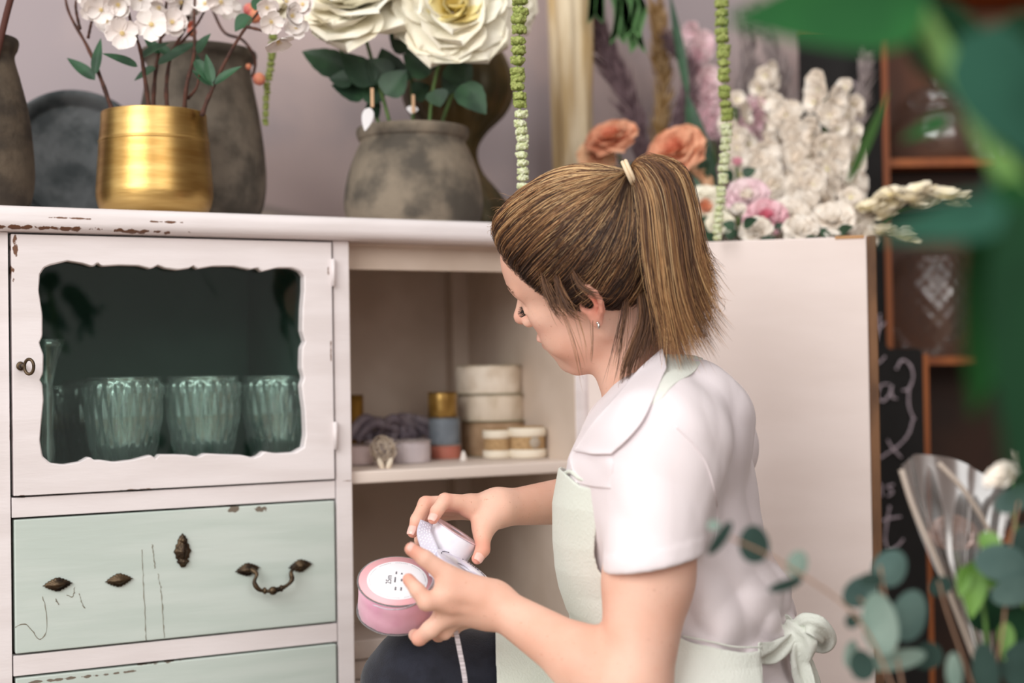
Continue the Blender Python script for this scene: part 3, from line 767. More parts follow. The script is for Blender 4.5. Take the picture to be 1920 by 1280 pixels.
# legs
hipF = P(1340, 1350, 1.67); kneeF = P(795, 1284, 1.60); ankF = np.array([kneeF[0] + .02, 1.62, .12])
hipN = P(1330, 1360, 1.53); kneeN = P(985, 1480, 1.40); ankN = np.array([kneeN[0] + .12, 1.42, .12])
def legs(p, off=0.):
    d = cap(p, hipF, kneeF, .088 + off, .064 + off)
    dn = cap(p, hipN, kneeN, .088 + off, .064 + off)
    return smin(d, dn, .02)
def jean_sdf(p):
    d = legs(p); d = smin(d, cap(p, kneeF, ankF, .062, .045), .02); d = smin(d, cap(p, kneeN, ankN, .062, .045), .02)
    d = d - folds(p, 60, .0028, 12, (1, 0, .4))
    return smax(d, .10 - p[:, 2], .004)
V, F = surface(jean_sdf, (-.20, 1.30, .09), (.36, 1.80, zpx(1140)), .0036)
jeans = link_mesh('jeans', V, F, M_jean, woman, world=True)
mb = MB()
for a in (ankF, ankN):
    t_ = np.array([-.5, 0, 0]); 
    G = []
    for x, w_, h_, zz in ((.045, .012, .01, .035), (.04, .03, .04, .045), (0, .036, .055, .055), (-.06, .040, .042, .042), (-.12, .044, .030, .030), (-.17, .036, .024, .026), (-.195, .012, .012, .018)):
        th = np.linspace(0, 2 * PI, 24, endpoint=False); G.append(np.stack([np.full(24, a[0] + x), a[1] + w_ * np.cos(th), np.maximum(.001, zz + h_ * np.sin(th))], 1))
    sh = MB().grid(np.array(G), closed=True).build('shoe', mat('shoe_canvas', (70, 66, 66), rough=.8), woman, world=True)
# apron: a linen shell over shirt and lap, cut to its outline seen from the side
xz = lambda a, b: P(a, b, 1.5)[[0, 2]]
bib = [(1128, 908), (1118, 940), (1113, 985), (1111, 1030), (1118, 1058), (1136, 1084), (1165, 1118), (1205, 1152), (1285, 1186), (1330, 1195), (1378, 1205), (1430, 1206), (1436, 1290), (1444, 1500), (700, 1500), (700, 1330), (930, 1300), (922, 1120), (1000, 1110), (1000, 868), (1040, 878), (1058, 884), (1085, 905)]
xz2 = [xz(a, b) for a, b in bib]
def apron_base(p):
    t = torso(p, .0105); l = legs(p, .008)
    z = p[:, 2]
    # the bib hangs straight between chest and lap
    d = smin(t, l, .05)
    return d - folds(p, 46, .0024, 21, (.9, .3, .25)) * np.clip((zpx(1000) - z) / .08, .2, 1)
def apron_sdf(p):
    d = apron_base(p); pd = poly2(p[:, [0, 2]], xz2)
    s = np.abs(d - .0005) - .0016
    # keep the free half of the back open
    back = (p[:, 0] - np.interp(p[:, 2], _z, _c)) * -TF[0] + (p[:, 1] - 1.6) * -TF[1] - .095
    return smax(smax(s, pd, .0012), back, .002)
V, F = surface(apron_sdf, (-.10, 1.28, zpx(1440)), (.34, 1.87, zpx(850)), .0016)
apron = link_mesh('apron', V, F, M_apron, woman, world=True)
print('apron', len(V))
# turned top hem and stitched edge of the bib
seam([(1052, 892), (1062, 908), (1085, 920), (1124, 926)], apron_base, .0016, 'bib_hem', M_apron, D=1.42, par=woman)
seam([(1056, 888), (1070, 884), (1088, 897), (1126, 908)], apron_base, .0022, 'bib_hem', M_apron, D=1.42, par=woman)
seam([(1122, 925), (1112, 960), (1107, 1000), (1106, 1035), (1114, 1064), (1132, 1090)], apron_base, .0009, 'apron_seam', M_apron, D=1.42)
seam([(1280, 1192), (1330, 1202), (1378, 1212), (1428, 1213)], apron_base, .0010, 'apron_seam', M_apron, D=1.42)
seam([(1422, 1210), (1427, 1250), (1430, 1300)], apron_base, .0011, 'apron_seam', M_apron, D=1.42)
# neck strap between collar and shirt
drape([[(1248, 664, 1.556), (1296, 666, 1.60), (1318, 672, 1.64)], [(1240, 690, 1.512), (1282, 695, 1.545), (1300, 698, 1.58)], [(1228, 728, 1.485), (1250, 726, 1.50), (1264, 720, 1.52)], [(1206, 768, 1.462), (1222, 760, 1.468), (1236, 752, 1.475)]], 'neck_strap', M_apron, th=.0012, lift=.0012)
# waist tie and bow
def band_px(pts, w, name, m, n=50, th=.0016, twist=None, wob=0):
    q = spline([P(*t) for t in pts], n); T = np.gradient(q, axis=0); T /= np.linalg.norm(T, axis=1)[:, None]
    G = []; w = np.interp(np.linspace(0, 1, n), np.linspace(0, 1, len(w)), w) if not np.isscalar(w) else np.full(n, w)
    tw = np.interp(np.linspace(0, 1, n), np.linspace(0, 1, len(twist)), twist) if twist is not None else np.zeros(n)
    for i in range(n):
        v = np.array([0, -1., 0]); s_ = np.cross(T[i], v); s_ /= np.linalg.norm(s_) + 1e-9; nv = np.cross(s_, T[i])
        s2 = s_ * math.cos(tw[i]) + nv * math.sin(tw[i]); n2 = -s_ * math.sin(tw[i]) + nv * math.cos(tw[i])
        G.append([q[i] + s2 * w[i] * u + n2 * (w[i] * .22 * math.cos(u * 4.2 + i * .11) + wob * math.sin(u * 9 + i * .3)) for u in np.linspace(-1, 1, 13)])
    o = MB().grid(np.array(G)).build(name, m, woman, world=True); solid(o, th); return o
band_px([(1424, 1226, 1.468), (1450, 1222, 1.49), (1476, 1207, 1.51), (1490, 1196, 1.525)], [.0115, .0110, .009, .006], 'waist_tie', M_apron, wob=.0006)
tie = woman
kn = MB(); kn.ball(P(1487, 1183, 1.535), (.009, .010, .013), 24, 16, noise=.03); kn.build('bow_knot', M_apron, woman, world=True)
band_px([(1478, 1165, 1.535), (1492, 1180, 1.520), (1506, 1205, 1.515), (1500, 1245, 1.52), (1512, 1290, 1.52), (1520, 1330, 1.52)], [.010, .014, .0145, .012, .010, .012], 'bow_tail', M_apron, twist=[.6, .2, -.3, .5, -.3, .4], wob=.001)
band_px([(1495, 1190, 1.55), (1512, 1230, 1.56), (1524, 1280, 1.565), (1528, 1340, 1.565)], [.007, .009, .009, .009], 'bow_tail', M_apron, twist=[.5, 1.0, .6, .8], wob=.0008)
band_px([(1488, 1180, 1.53), (1510, 1167, 1.515), (1535, 1176, 1.512), (1552, 1198, 1.53), (1540, 1210, 1.55), (1515, 1204, 1.56), (1490, 1188, 1.55)], [.006, .011, .012, .009, .008, .008, .005], 'bow_loop', M_apron, twist=[.2, .5, .2, -.2, -.6, -.3, 0], wob=.001)
band_px([(1486, 1180, 1.55), (1472, 1166, 1.56), (1466, 1172, 1.59), (1482, 1186, 1.57)], [.005, .009, .009, .005], 'bow_loop', M_apron)
# ------------------------------------------------------------------ hair
def ray_sagittal(px, py, y=0.):
    """head-local (mm) point on the plane y = const seen at px,py"""
    a = toH(CAM[None])[0]; b = toH(P(px, py, 1.6)[None])[0]; t = (y - a[1]) / (b[1] - a[1]); return a + (b - a) * t
TIE = ray_sagittal(1176, 326, 6.)
HC = np.array([3., 0, 40])                      # centre of the cranium, mm
ER = np.array([93., 73., 85.])
def skull_r(d):                                # radius of the cranium (with forehead) along unit direction d
    r1 = 1 / np.linalg.norm(d / ER, axis=-1)
    # forehead ellipsoid, centre (46,0,44) radii (52,57,52)
    c = np.array([46., 0, 44]) - HC; A = np.array([52., 57, 52]); dd = d / A; cc = c / A
    a = (dd * dd).sum(-1); b = -2 * (dd * cc).sum(-1); k = (cc * cc).sum(-1) - 1; disc = np.maximum(b * b - 4 * a * k, 0)
    r2 = np.where(b * b - 4 * a * k > 0, (-b + np.sqrt(disc)) / (2 * a), 0)
    m = np.maximum(r1, r2); return m + 2.0 * np.exp(-np.abs(r1 - r2) / 6)
def sph(az, el):
    """az from the face towards her left, el above the tragus plane"""
    return np.stack([np.cos(el) * np.cos(az), np.cos(el) * np.sin(az), np.sin(el)], -1)
# hairline: (azimuth deg, elevation deg) as seen from the cranium centre
HLN = np.array([(0, 27), (15, 26), (30, 21), (42, 11), (52, -3), (60, -16), (68, -26), (76, -34), (84, -38), (92, -27), (101, -38), (110, -53), (122, -62), (140, -60), (160, -62), (180, -62)], float)
def hairline(az): return np.interp(np.abs(az), HLN[:, 0], HLN[:, 1])
M_hair = bpy.data.materials.new('hair'); M_hair.use_nodes = True
nt = M_hair.node_tree; bb = nt.nodes['Principled BSDF']; bb.inputs['Roughness'].default_value = .38; bb.inputs['Specular IOR Level'].default_value = .45
at = nn(nt, 'ShaderNodeAttribute', attribute_name='tone'); cr = nn(nt, 'ShaderNodeValToRGB'); nt.links.new(at.outputs['Fac'], cr.inputs[0])
els = cr.color_ramp.elements; els[0].color = lin((58, 42, 34)); els[0].position = 0; els[1].color = lin((232, 196, 146)); els[1].position = 1
for p_, c_ in ((.3, (96, 66, 48)), (.55, (152, 108, 72)), (.78, (202, 156, 106))):
    e_ = els.new(p_); e_.color = lin(c_)
nt.links.new(cr.outputs[0], bb.inputs['Base Color'])
def strands(Pn, r0, tone, name, parent, seg=3, taper=.35):
    """Pn (n,k,3) world polylines -> one mesh of fine three-sided strands"""
    n, k, _ = Pn.shape
    T = np.gradient(Pn, axis=1); T /= np.linalg.norm(T, axis=2)[..., None] + 1e-12
    A = np.array([.3, -.8, .5]); N = np.cross(T, A); N /= np.linalg.norm(N, axis=2)[..., None] + 1e-12; B = np.cross(T, N)
    tt = np.linspace(0, 1, k); prof = np.minimum(1, (1 - tt) / .25) * (1 - taper) + taper; prof[-1] = .1
    r = (np.asarray(r0) * np.ones(n))[:, None] * prof[None]
    G = np.stack([Pn + r[..., None] * (math.cos(a) * N + math.sin(a) * B) for a in np.arange(seg) * 2 * PI / seg], 2)   # n,k,seg,3
    idx = np.arange(n * k * seg).reshape(n, k, seg); q = []
    for s_ in range(seg):
        s2 = (s_ + 1) % seg
        q.append(np.stack([idx[:, :-1, s_], idx[:, :-1, s2], idx[:, 1:, s2], idx[:, 1:, s_]], -1).reshape(-1, 4))
    V = inv_xf(parent, G.reshape(-1, 3)); F = np.concatenate(q)
    me = bpy.data.meshes.new(name); me.vertices.add(len(V)); me.vertices.foreach_set('co', V.ravel().astype(np.float32))
    me.loops.add(F.size); me.loops.foreach_set('vertex_index', F.ravel().astype(np.int32)); me.polygons.add(len(F)); me.polygons.foreach_set('loop_start', np.arange(0, F.size, 4, dtype=np.int32))
    me.update(calc_edges=True); me.polygons.foreach_set('use_smooth', np.ones(len(F), bool)); me.materials.append(M_hair)
    o = bpy.data.objects.new(name, me); COL.objects.link(o); o.parent = parent
    set_attr(o, 'tone', np.repeat(np.broadcast_to(tone, (n, k)).reshape(-1), seg)); return o
hr = np.random.default_rng(11)
def smooth_noise(n_ctrl, x, seed):
    r = np.random.default_rng(seed).uniform(-1, 1, n_ctrl + 3); t = (x % 1.) * n_ctrl; i = t.astype(int); f = t - i; f = f * f * (3 - 2 * f)
    return r[i] * (1 - f) + r[i + 1] * f
def head_strands(n, k=26, lift0=7., layer=1., seed=1, edge=False):
    g = np.random.default_rng(seed)
    side = g.random(n)
    az = g.uniform(-180, 180, n); 
    m = g.random(n) < .72; az[m] = g.uniform(0, 175, m.sum())                  # more strands on the side we look at
    hl = hairline(az)
    up = g.random(n) ** (1.6 if not edge else 1) * (1. if not edge else .06)
    el = hl + up * (78 - hl) + g.normal(0, 1.0, n)
    d0 = sph(np.radians(az), np.radians(el)); dT = (TIE - HC); rT = np.linalg.norm(dT); dT = dT / rT
    om = np.arccos(np.clip(d0 @ dT, -1, 1))[:, None, None]; t = np.linspace(0, 1, k)[None, :, None]
    d = (np.sin((1 - t) * om) * d0[:, None] + np.sin(t * om) * dT) / np.sin(om)
    # locks sag a little below the straight path, more on the sides
    sag = np.sin(PI * t) * (.16 * np.clip(om, 0, 1.6)) * np.clip(np.abs(d0[:, None, 1:2]) * 1.2, 0, 1)
    d[..., 2:3] -= sag * .8; d[..., 0:1] -= sag * .1
    lock = np.round((az + 3 * np.sin(el * .35)) / 4.2) / 7 * 4.2 ; ln = np.sin(lock * 12.9898) * 43758.5453; ln = ln - np.floor(ln)
    lc = sph(np.radians(lock * 7.), np.radians(el)); d += (lc - d0)[:, None] * .55 * np.sin(PI * t)
    d += (np.random.default_rng(seed + 5).normal(0, .010, (n, 1, 3)) + .02 * (ln[:, None, None] - .5)) * np.sin(PI * t)
    d /= np.linalg.norm(d, axis=2)[..., None]
    R = skull_r(d); t2 = t[..., 0]
    front = np.clip(1 - np.abs(az) / 75, 0, 1)[:, None] * np.clip(1 - (el - hl)[:, None] / 40, 0, 1)
    puff = (lift0 + 3.5 * layer * g.random(n)[:, None] + 2.5 * ln[:, None]) * (1 - np.exp(-t2 / .07))
    puff = puff + front * 13 * np.exp(-((t2 - .10) / .16) ** 2) * (1 - np.exp(-t2 / .03))
    puff = puff + 4 * np.sin(PI * np.clip(t2, 0, 1)) * np.clip(.6 + d0[:, None, 2], 0, 1)
    R = R + puff
    R = R * (1 - t2 ** 6) + (rT + g.normal(0, 2.2, n)[:, None]) * t2 ** 6
    p = HC + d * R[..., None]
    # curl of single hairs
    ph_ = g.uniform(0, 6.3, (n, 1, 3)); p += np.sin(t * 9 + ph_) * g.uniform(.2, 2.2, (n, 1, 1)) * np.sin(PI * t)
    w = H(p.reshape(-1, 3)).reshape(n, k, 3)
    base = .03 + .40 * ln ** 1.3 + g.normal(0, .07, n)
    hi = (g.random(n) < .16 + .34 * (ln > .62)); base = base + hi * g.uniform(.3, .8, n)
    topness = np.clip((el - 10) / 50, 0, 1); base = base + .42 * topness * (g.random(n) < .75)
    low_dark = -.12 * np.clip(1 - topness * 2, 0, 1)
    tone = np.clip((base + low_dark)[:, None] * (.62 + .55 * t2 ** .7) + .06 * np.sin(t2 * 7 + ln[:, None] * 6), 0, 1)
    return w, tone
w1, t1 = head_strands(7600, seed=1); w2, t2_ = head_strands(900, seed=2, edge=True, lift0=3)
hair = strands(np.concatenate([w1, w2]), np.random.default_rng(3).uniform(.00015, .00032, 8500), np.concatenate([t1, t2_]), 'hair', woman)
# dark undersurface of the same hair, follows the hairline
az = np.linspace(-180, 180, 121)[:-1]; G = []
for s_ in np.linspace(0, 1, 40):
    hl = hairline(az); el = (hl + 2) * (1 - s_) + 90 * s_; d = sph(np.radians(az), np.radians(np.minimum(el, 89.9)))
    G.append(HC + d * (skull_r(d) + 1 + 6.0 * (1 - math.exp(-s_ / .06)))[:, None])
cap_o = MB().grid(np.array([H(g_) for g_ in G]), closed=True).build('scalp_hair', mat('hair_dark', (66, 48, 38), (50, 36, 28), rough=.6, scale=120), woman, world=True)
cap_o['label'] = 'dark brown roots'
# ponytail
tieW = H(TIE + np.array([0, 0, 0.]))
Dt = tieW[1]
GD = [  # guide curves px,py,dD
    [(1176, 326, 0), (1192, 330, -.004), (1203, 380, -.012), (1206, 450, -.016), (1215, 530, -.018), (1228, 600, -.016), (1238, 655, -.014)],
    [(1176, 323, 0), (1197, 318, -.012), (1222, 370, -.024), (1232, 460, -.028), (1242, 550, -.026), (1255, 620, -.022), (1262, 680, -.02)],
    [(1176, 320, 0), (1205, 306, -.006), (1244, 345, -.018), (1262, 440, -.024), (1272, 530, -.022), (1288, 600, -.018), (1306, 650, -.014)],
    [(1177, 318, 0), (1212, 302, 0), (1262, 328, -.004), (1288, 410, -.010), (1298, 490, -.012), (1312, 560, -.008), (1338, 618, -.004)],
    [(1177, 317, 0), (1218, 300, .004), (1276, 318, .006), (1300, 380, .006), (1312, 450, .004), (1322, 500, .004), (1330, 545, .006)],
    [(1177, 320, .004), (1215, 302, .014), (1270, 312, .026), (1292, 380, .03), (1300, 430, .03), (1315, 465, .028), (1326, 480, .028)],
    [(1176, 324, .004), (1205, 322, .02), (1232, 400, .034), (1246, 500, .036), (1262, 590, .034), (1276, 640, .03), (1290, 668, .028)]]
K = 34
GS = np.array([spline([P(a, b, Dt + c) for a, b, c in g_], K) for g_ in GD])
def tail(n, seed, spread=1.):
    g = np.random.default_rng(seed); u = g.random(n) * 6; v = g.random(n)
    i = np.minimum(u.astype(int), 5); f = (u - i)[:, None, None]
    A = GS[i] * (1 - f) + GS[i + 1] * f
    cen = GS[[1, 3, 6]].mean(0)
    depth = g.random(n)[:, None, None] ** .5 * .35
    A = A * (1 - depth * .5) + cen * depth * .5
    t = np.linspace(0, 1, K)[None, :, None]
    off = g.normal(0, .0034, (n, 1, 3)) * np.minimum(1, t * 5) * spread
    A = A + off + np.sin(t * g.uniform(4, 9, (n, 1, 1)) + g.uniform(0, 6, (n, 1, 3))) * .0014 * t + g.normal(0, .006, (n, 1, 3)) * t ** 4 + np.array([.004, 0, -.002]) * t ** 5 * g.uniform(0, 4, (n, 1, 1))
    # different lengths
    L = g.uniform(.80, 1.02, n); L[g.random(n) < .12] *= .8
    out = np.empty_like(A); s = np.linspace(0, 1, K)
    for j in range(n):
        for c in range(3): out[j, :, c] = np.interp(s * L[j], s, A[j, :, c]) if L[j] <= 1 else A[j, :, c] + (A[j, -1, c] - A[j, -2, c]) * (L[j] - 1) * 10 * s ** 8
    lk = np.round(u * 11); ln = np.sin(lk * 12.9898) * 43758.5453; ln -= np.floor(ln)
    tone = np.clip((.12 + .62 * ln + g.normal(0, .13, n))[:, None] + .14 * np.sin(s * 5 + ln[:, None] * 6) + .05, .05, 1)
    return out, tone
w3, t3 = tail(4200, 21); o = strands(w3, np.random.default_rng(4).uniform(.00015, .00032, 4200), t3, 'ponytail', woman)
tr = MB(); ax = GS[3][1] - GS[3][0]; ax = np.array([.80, -.12, .35]); ax /= np.linalg.norm(ax); Rr = frame_from(ax); th = np.linspace(0, 2 * PI, 33)
cT = P(1180, 323, Dt - .004)
for k_ in (-.0022, .0016): tr.tube(np.stack([cT + ax * k_ + Rr[:, 0] * .0128 * math.cos(a) + Rr[:, 1] * .0128 * math.sin(a) for a in th]), .0021, 10, cap=False)
tr.build('hair_tie', mat('cream_elastic', (230, 208, 176), rough=.6, bump=.4, bscale=800), woman, world=True)
# loose hairs: nape, temple wisps and fly-aways
def loose(guides, n, seed, spread, tone=(.25, .6), K_=22, r=(.00014, .0003)):
    g = np.random.default_rng(seed); W = []; 
    for gd, cnt in zip(guides, n):
        b = spline([P(*q) for q in gd], K_); t = np.linspace(0, 1, K_)[:, None]
        for _ in range(cnt):
            sc1 = g.uniform(.75, 1.1); bb_ = np.stack([np.interp(np.linspace(0, sc1, K_), np.linspace(0, 1.1, K_) / 1.0, b[:, c]) for c in range(3)], 1)
            W.append(bb_ + g.normal(0, spread, 3) * t ** .8 + g.normal(0, spread * .35, 3) + np.sin(t * g.uniform(3, 8) + g.uniform(0, 6, 3)) * spread * .3 * t)
    W = np.array(W); to = g.uniform(*tone, len(W))[:, None] * np.ones((1, K_)); return strands(W, g.uniform(*r, len(W)), to, 'loose_hair', woman, taper=.2)
dN = 1.545
loose([[(1196, 520, dN), (1205, 590, dN - .01), (1192, 640, dN - .01), (1175, 690, dN - .01), (1172, 720, dN - .012)], [(1215, 540, dN), (1218, 600, dN - .01), (1205, 650, dN - .012), (1186, 700, dN - .012)], [(1176, 500, dN + .01), (1172, 580, dN - .008), (1160, 650, dN - .012), (1146, 722, dN - .01)],
       [(1225, 560, dN), (1232, 620, dN - .01), (1224, 670, dN - .01)]], (170, 150, 46, 90), 31, .0042, (.12, .5))
dF = P(1065, 590, 1.53)[1]
loose([[(1030, 530, 1.525), (1060, 596, 1.512), (1080, 650, 1.512), (1092, 700, 1.514), (1102, 745, 1.52)], [(1050, 530, 1.515), (1080, 586, 1.505), (1096, 640, 1.503), (1100, 690, 1.506)], [(1110, 600, 1.50), (1112, 650, 1.50), (1108, 690, 1.505)]], (6, 4, 3), 33, .003, (.3, .65))
loose([[(1010, 480, 1.535), (1024, 540, 1.522), (1042, 578, 1.515), (1066, 606, 1.510)], [(1040, 500, 1.525), (1052, 550, 1.513), (1068, 582, 1.507), (1092, 598, 1.504)], [(1070, 500, 1.515), (1088, 535, 1.505), (1112, 552, 1.500), (1138, 556, 1.505)]], (70, 70, 40), 35, .0036, (.1, .5))
fg = []; fn_ = []
g5 = np.random.default_rng(8)
for i in range(46):
    x0 = g5.uniform(925, 1160); y0 = 300 + (1160 - x0) * .36 + g5.uniform(-2, 14); D0 = Dt + g5.uniform(-.03, .03); dx = g5.uniform(-50, 10); dy = g5.uniform(-22, 6)
    fg.append([(x0 + 50, y0 - 8 + 10, D0), (x0 + 10, y0 - 4, D0), (x0 + dx * .5, y0 + dy * .5, D0), (x0 + dx, y0 + dy + 14, D0)]); fn_.append(1)
for i in range(34):
    x0 = g5.uniform(1270, 1330); y0 = g5.uniform(480, 630); D0 = Dt + g5.uniform(-.02, .03)
    fg.append([(x0 - 18, y0 - 60, D0), (x0, y0, D0), (x0 + g5.uniform(0, 30), y0 + 30, D0), (x0 + g5.uniform(5, 50), y0 + g5.uniform(25, 60), D0)]); fn_.append(1)
for i in range(60):
    x0 = g5.uniform(922, 975); y0 = g5.uniform(395, 440)
    fg.append([(x0 + 40, y0 - 14, 1.60), (x0, y0, 1.60), (x0 - g5.uniform(0, 16), y0 + g5.uniform(-2, 12), 1.60)]); fn_.append(2)
for a_, b_ in ((0, 46), (46, 80), (80, 140)): loose(fg[a_:b_], fn_[a_:b_], 37 + a_, .0034, (.2, .8), r=(.00009, .0002))
# ------------------------------------------------------------------ ribbons in her hands
def disc_prof(r, t, hole=.006): return [(hole, -t / 2), (r - .0004, -t / 2), (r, -t / 4), (r, t / 4), (r - .0004, t / 2), (hole, t / 2), (hole, -t / 2)]
def spool(name, c, axis, r, w, m_rib, m_fl, label, cat, group=None, roll=0, fl_t=.0008, rim=.0025, hole=.009, wrinkle=0., flange=True):
    e_ = empty(name, c, label, cat, group); R = frame_from(axis, roll)
    fn = (lambda rr, z, th: rr * (1 + wrinkle * np.sin(th * 9 + z * 300) * (rr > r * .8) + wrinkle * .6 * np.sin(th * 23 + z * 600) * (rr > r * .8))) if wrinkle else None
    h = w / 2 - fl_t - .0002
    rib = MB(); rib.lathe([(hole + .002, -h), (r * .6, -h), (r - rim - .0004, -h), (r - rim, -h + .0006), (r - rim, -h * .33), (r - rim + .0001, h * .3), (r - rim, h - .0006), (r - rim - .0004, h), (hole + .002, h), (hole + .002, -h)], 64, (0, 0, 0), M4(R, (0, 0, 0)), fn)
    rib.build('ribbon', m_rib, e_)
    if flange:
        for s_ in (-1, 1):
            fl = MB(); fl.lathe(disc_prof(r, fl_t, hole), 64, (0, 0, 0), M4(R, R[:, 2] * s_ * (w / 2 - fl_t / 2))); fl.build('flange', m_fl, e_)
    return e_, R
M_clear = glassy('clear_plastic', (250, 246, 248), 2.2, .08, base=.10)
M_pink = mat('pink_satin', (240, 186, 208), (228, 164, 192), rough=.45, scale=30, sheen=.3)
M_pinkring = mat('pink_card', (248, 186, 192), rough=.5)
M_label = mat('white_label', (242, 240, 244), rough=.6)
M_ink = mat('label_ink', (70, 66, 78), rough=.8)
pv = P(743, 1090, 1.53) - CAM; pv /= np.linalg.norm(pv)
CUo = CU - pv * (CU @ pv); CUo /= np.linalg.norm(CUo); pax = -pv * .62 + CUo * .785 + CR * .03; pax /= np.linalg.norm(pax)
pc = P(744, 1116, 1.548)
ps, PR = spool('ribbon_spool', pc, pax, .0435, .040, M_pink, M_clear, 'wide pink ribbon spool with round white label, held in her nearer hand', 'ribbon spool', wrinkle=.010, rim=.0018)
lb = MB(); lb.lathe([(.0, .0200), (.0415, .0200), (.0415, .0203), (.0, .0203)], 64, (0, 0, 0), M4(PR, (0, 0, 0))); lb.build('label_ring', M_pinkring, ps)
lb = MB(); lb.lathe([(.0, .0207), (.0325, .0207), (.0328, .0205), (.0325, .0203), (.0, .0203)], 64, (0, 0, 0), M4(PR, PR @ np.array([.0, .0, .0002]))); lo_ = lb.build('paper_label', M_label, ps)
# printed text on the label
u_ = CR - PR[:, 2] * (CR @ PR[:, 2]); u_ /= np.linalg.norm(u_); v_ = np.cross(PR[:, 2], u_)
def txt(body, size, px_off, parent, m, rot=90, base=None, thick=.0001, name='printed_text'):
    """small flat lettering at offset (mm along right, mm along up) on the label"""
    cu = bpy.data.curves.new(name, 'FONT'); cu.body = body; cu.size = size; cu.extrude = thick; cu.align_x = 'CENTER'; cu.align_y = 'CENTER'; cu.materials.append(m)
    tmp = bpy.data.objects.new(name, cu); COL.objects.link(tmp); dg = bpy.context.evaluated_depsgraph_get(); me = bpy.data.meshes.new_from_object(tmp.evaluated_get(dg)); bpy.data.objects.remove(tmp)
    o = bpy.data.objects.new(name, me); COL.objects.link(o); o.parent = parent
    a = math.radians(rot); X = u_ * math.cos(a) + v_ * math.sin(a); Y = -u_ * math.sin(a) + v_ * math.cos(a)
    M = np.eye(4); M[:3, 0] = X; M[:3, 1] = Y; M[:3, 2] = PR[:, 2]; M[:3, 3] = u_ * px_off[0] / 1000 + v_ * px_off[1] / 1000 + PR[:, 2] * .0211
    o.matrix_local = Matrix(M.tolist()); return o
txt('25m', .0085, (-9, 0), ps, M_ink)
for body, off, sz in (('aaaaaa', (-2.5, 1), .0034), ('aaa', (-2.0, 13), .0034), ('aaaa', (-1, -14), .0034), ('aa', (4, 12), .0034), ('aaa', (4.5, 1), .0034), ('aaaa', (5, -14), .0034)):
    d_ = MB(); n_ = len(body)
    for i in range(n_):
        q = u_ * off[0] / 1000 + v_ * (off[1] + (i - n_ / 2) * 1.5) / 1000 + PR[:, 2] * .0212
        d_.add([q + u_ * a * .0009 + v_ * b * .0005 for a, b in ((-1, -1), (1, -1), (1, 1), (-1, 1))], [(0, 1, 2, 3)])
    d_.build('small_print', M_ink, ps, smooth=False)
th = np.linspace(0, 2 * PI, 200); rg_ = MB()
for i in range(90):
    a = i * 2 * PI / 90
    if i % 9 < 7: rg_.tube([u_ * .0300 * math.cos(b) + v_ * .0300 * math.sin(b) + PR[:, 2] * .0210 for b in (a, a + .04)], .00016, 4)
rg_.build('border_print', M_ink, ps)
# white spool under the fingers of the far hand
M_wrib = mat('white_ribbon', (240, 238, 246), (230, 228, 240), rough=.6, scale=60)
n_im = CR * .535 + CU * .845
wv = P(846, 1014, 1.585) - CAM; wv /= np.linalg.norm(wv)
n_o = n_im - wv * (n_im @ wv); n_o /= np.linalg.norm(n_o); wax = n_o * .99 - wv * .11; wax /= np.linalg.norm(wax)
M_wfl = mat('pale_pink_card', (232, 208, 214), (222, 196, 204), rough=.4, scale=30)
ws, WR = spool('ribbon_spool', P(845, 1014, 1.592), wax, .0290, .026, M_wrib, M_wfl, 'narrow white ribbon spool pinched between the fingers of her farther hand', 'ribbon spool', rim=.0008)
# reel card held behind the thumb
w2ax = n_o * .975 - wv * .20; w2ax /= np.linalg.norm(w2ax)
M_card = mat('printed_card', (236, 234, 242), (214, 208, 226), rough=.5, scale=80)
rs, RR2 = spool('ribbon_reel', P(868, 1066, 1.545), w2ax, .0345, .0050, M_wrib, M_card, 'flat white reel with dark printed rim, gripped behind her nearer thumb', 'ribbon reel', rim=.002)
ik = MB()
for i in range(26):
    a = -1.2 + i * .12
    q0_ = RR2 @ np.array([.0290 * math.cos(a), .0290 * math.sin(a), .0026]); q1_ = RR2 @ np.array([.0290 * math.cos(a + .07), .0290 * math.sin(a + .07), .0026])
    if i % 6 != 5: ik.tube([q0_, q1_], .0006, 5)
ik.build('rim_print', M_ink, rs)
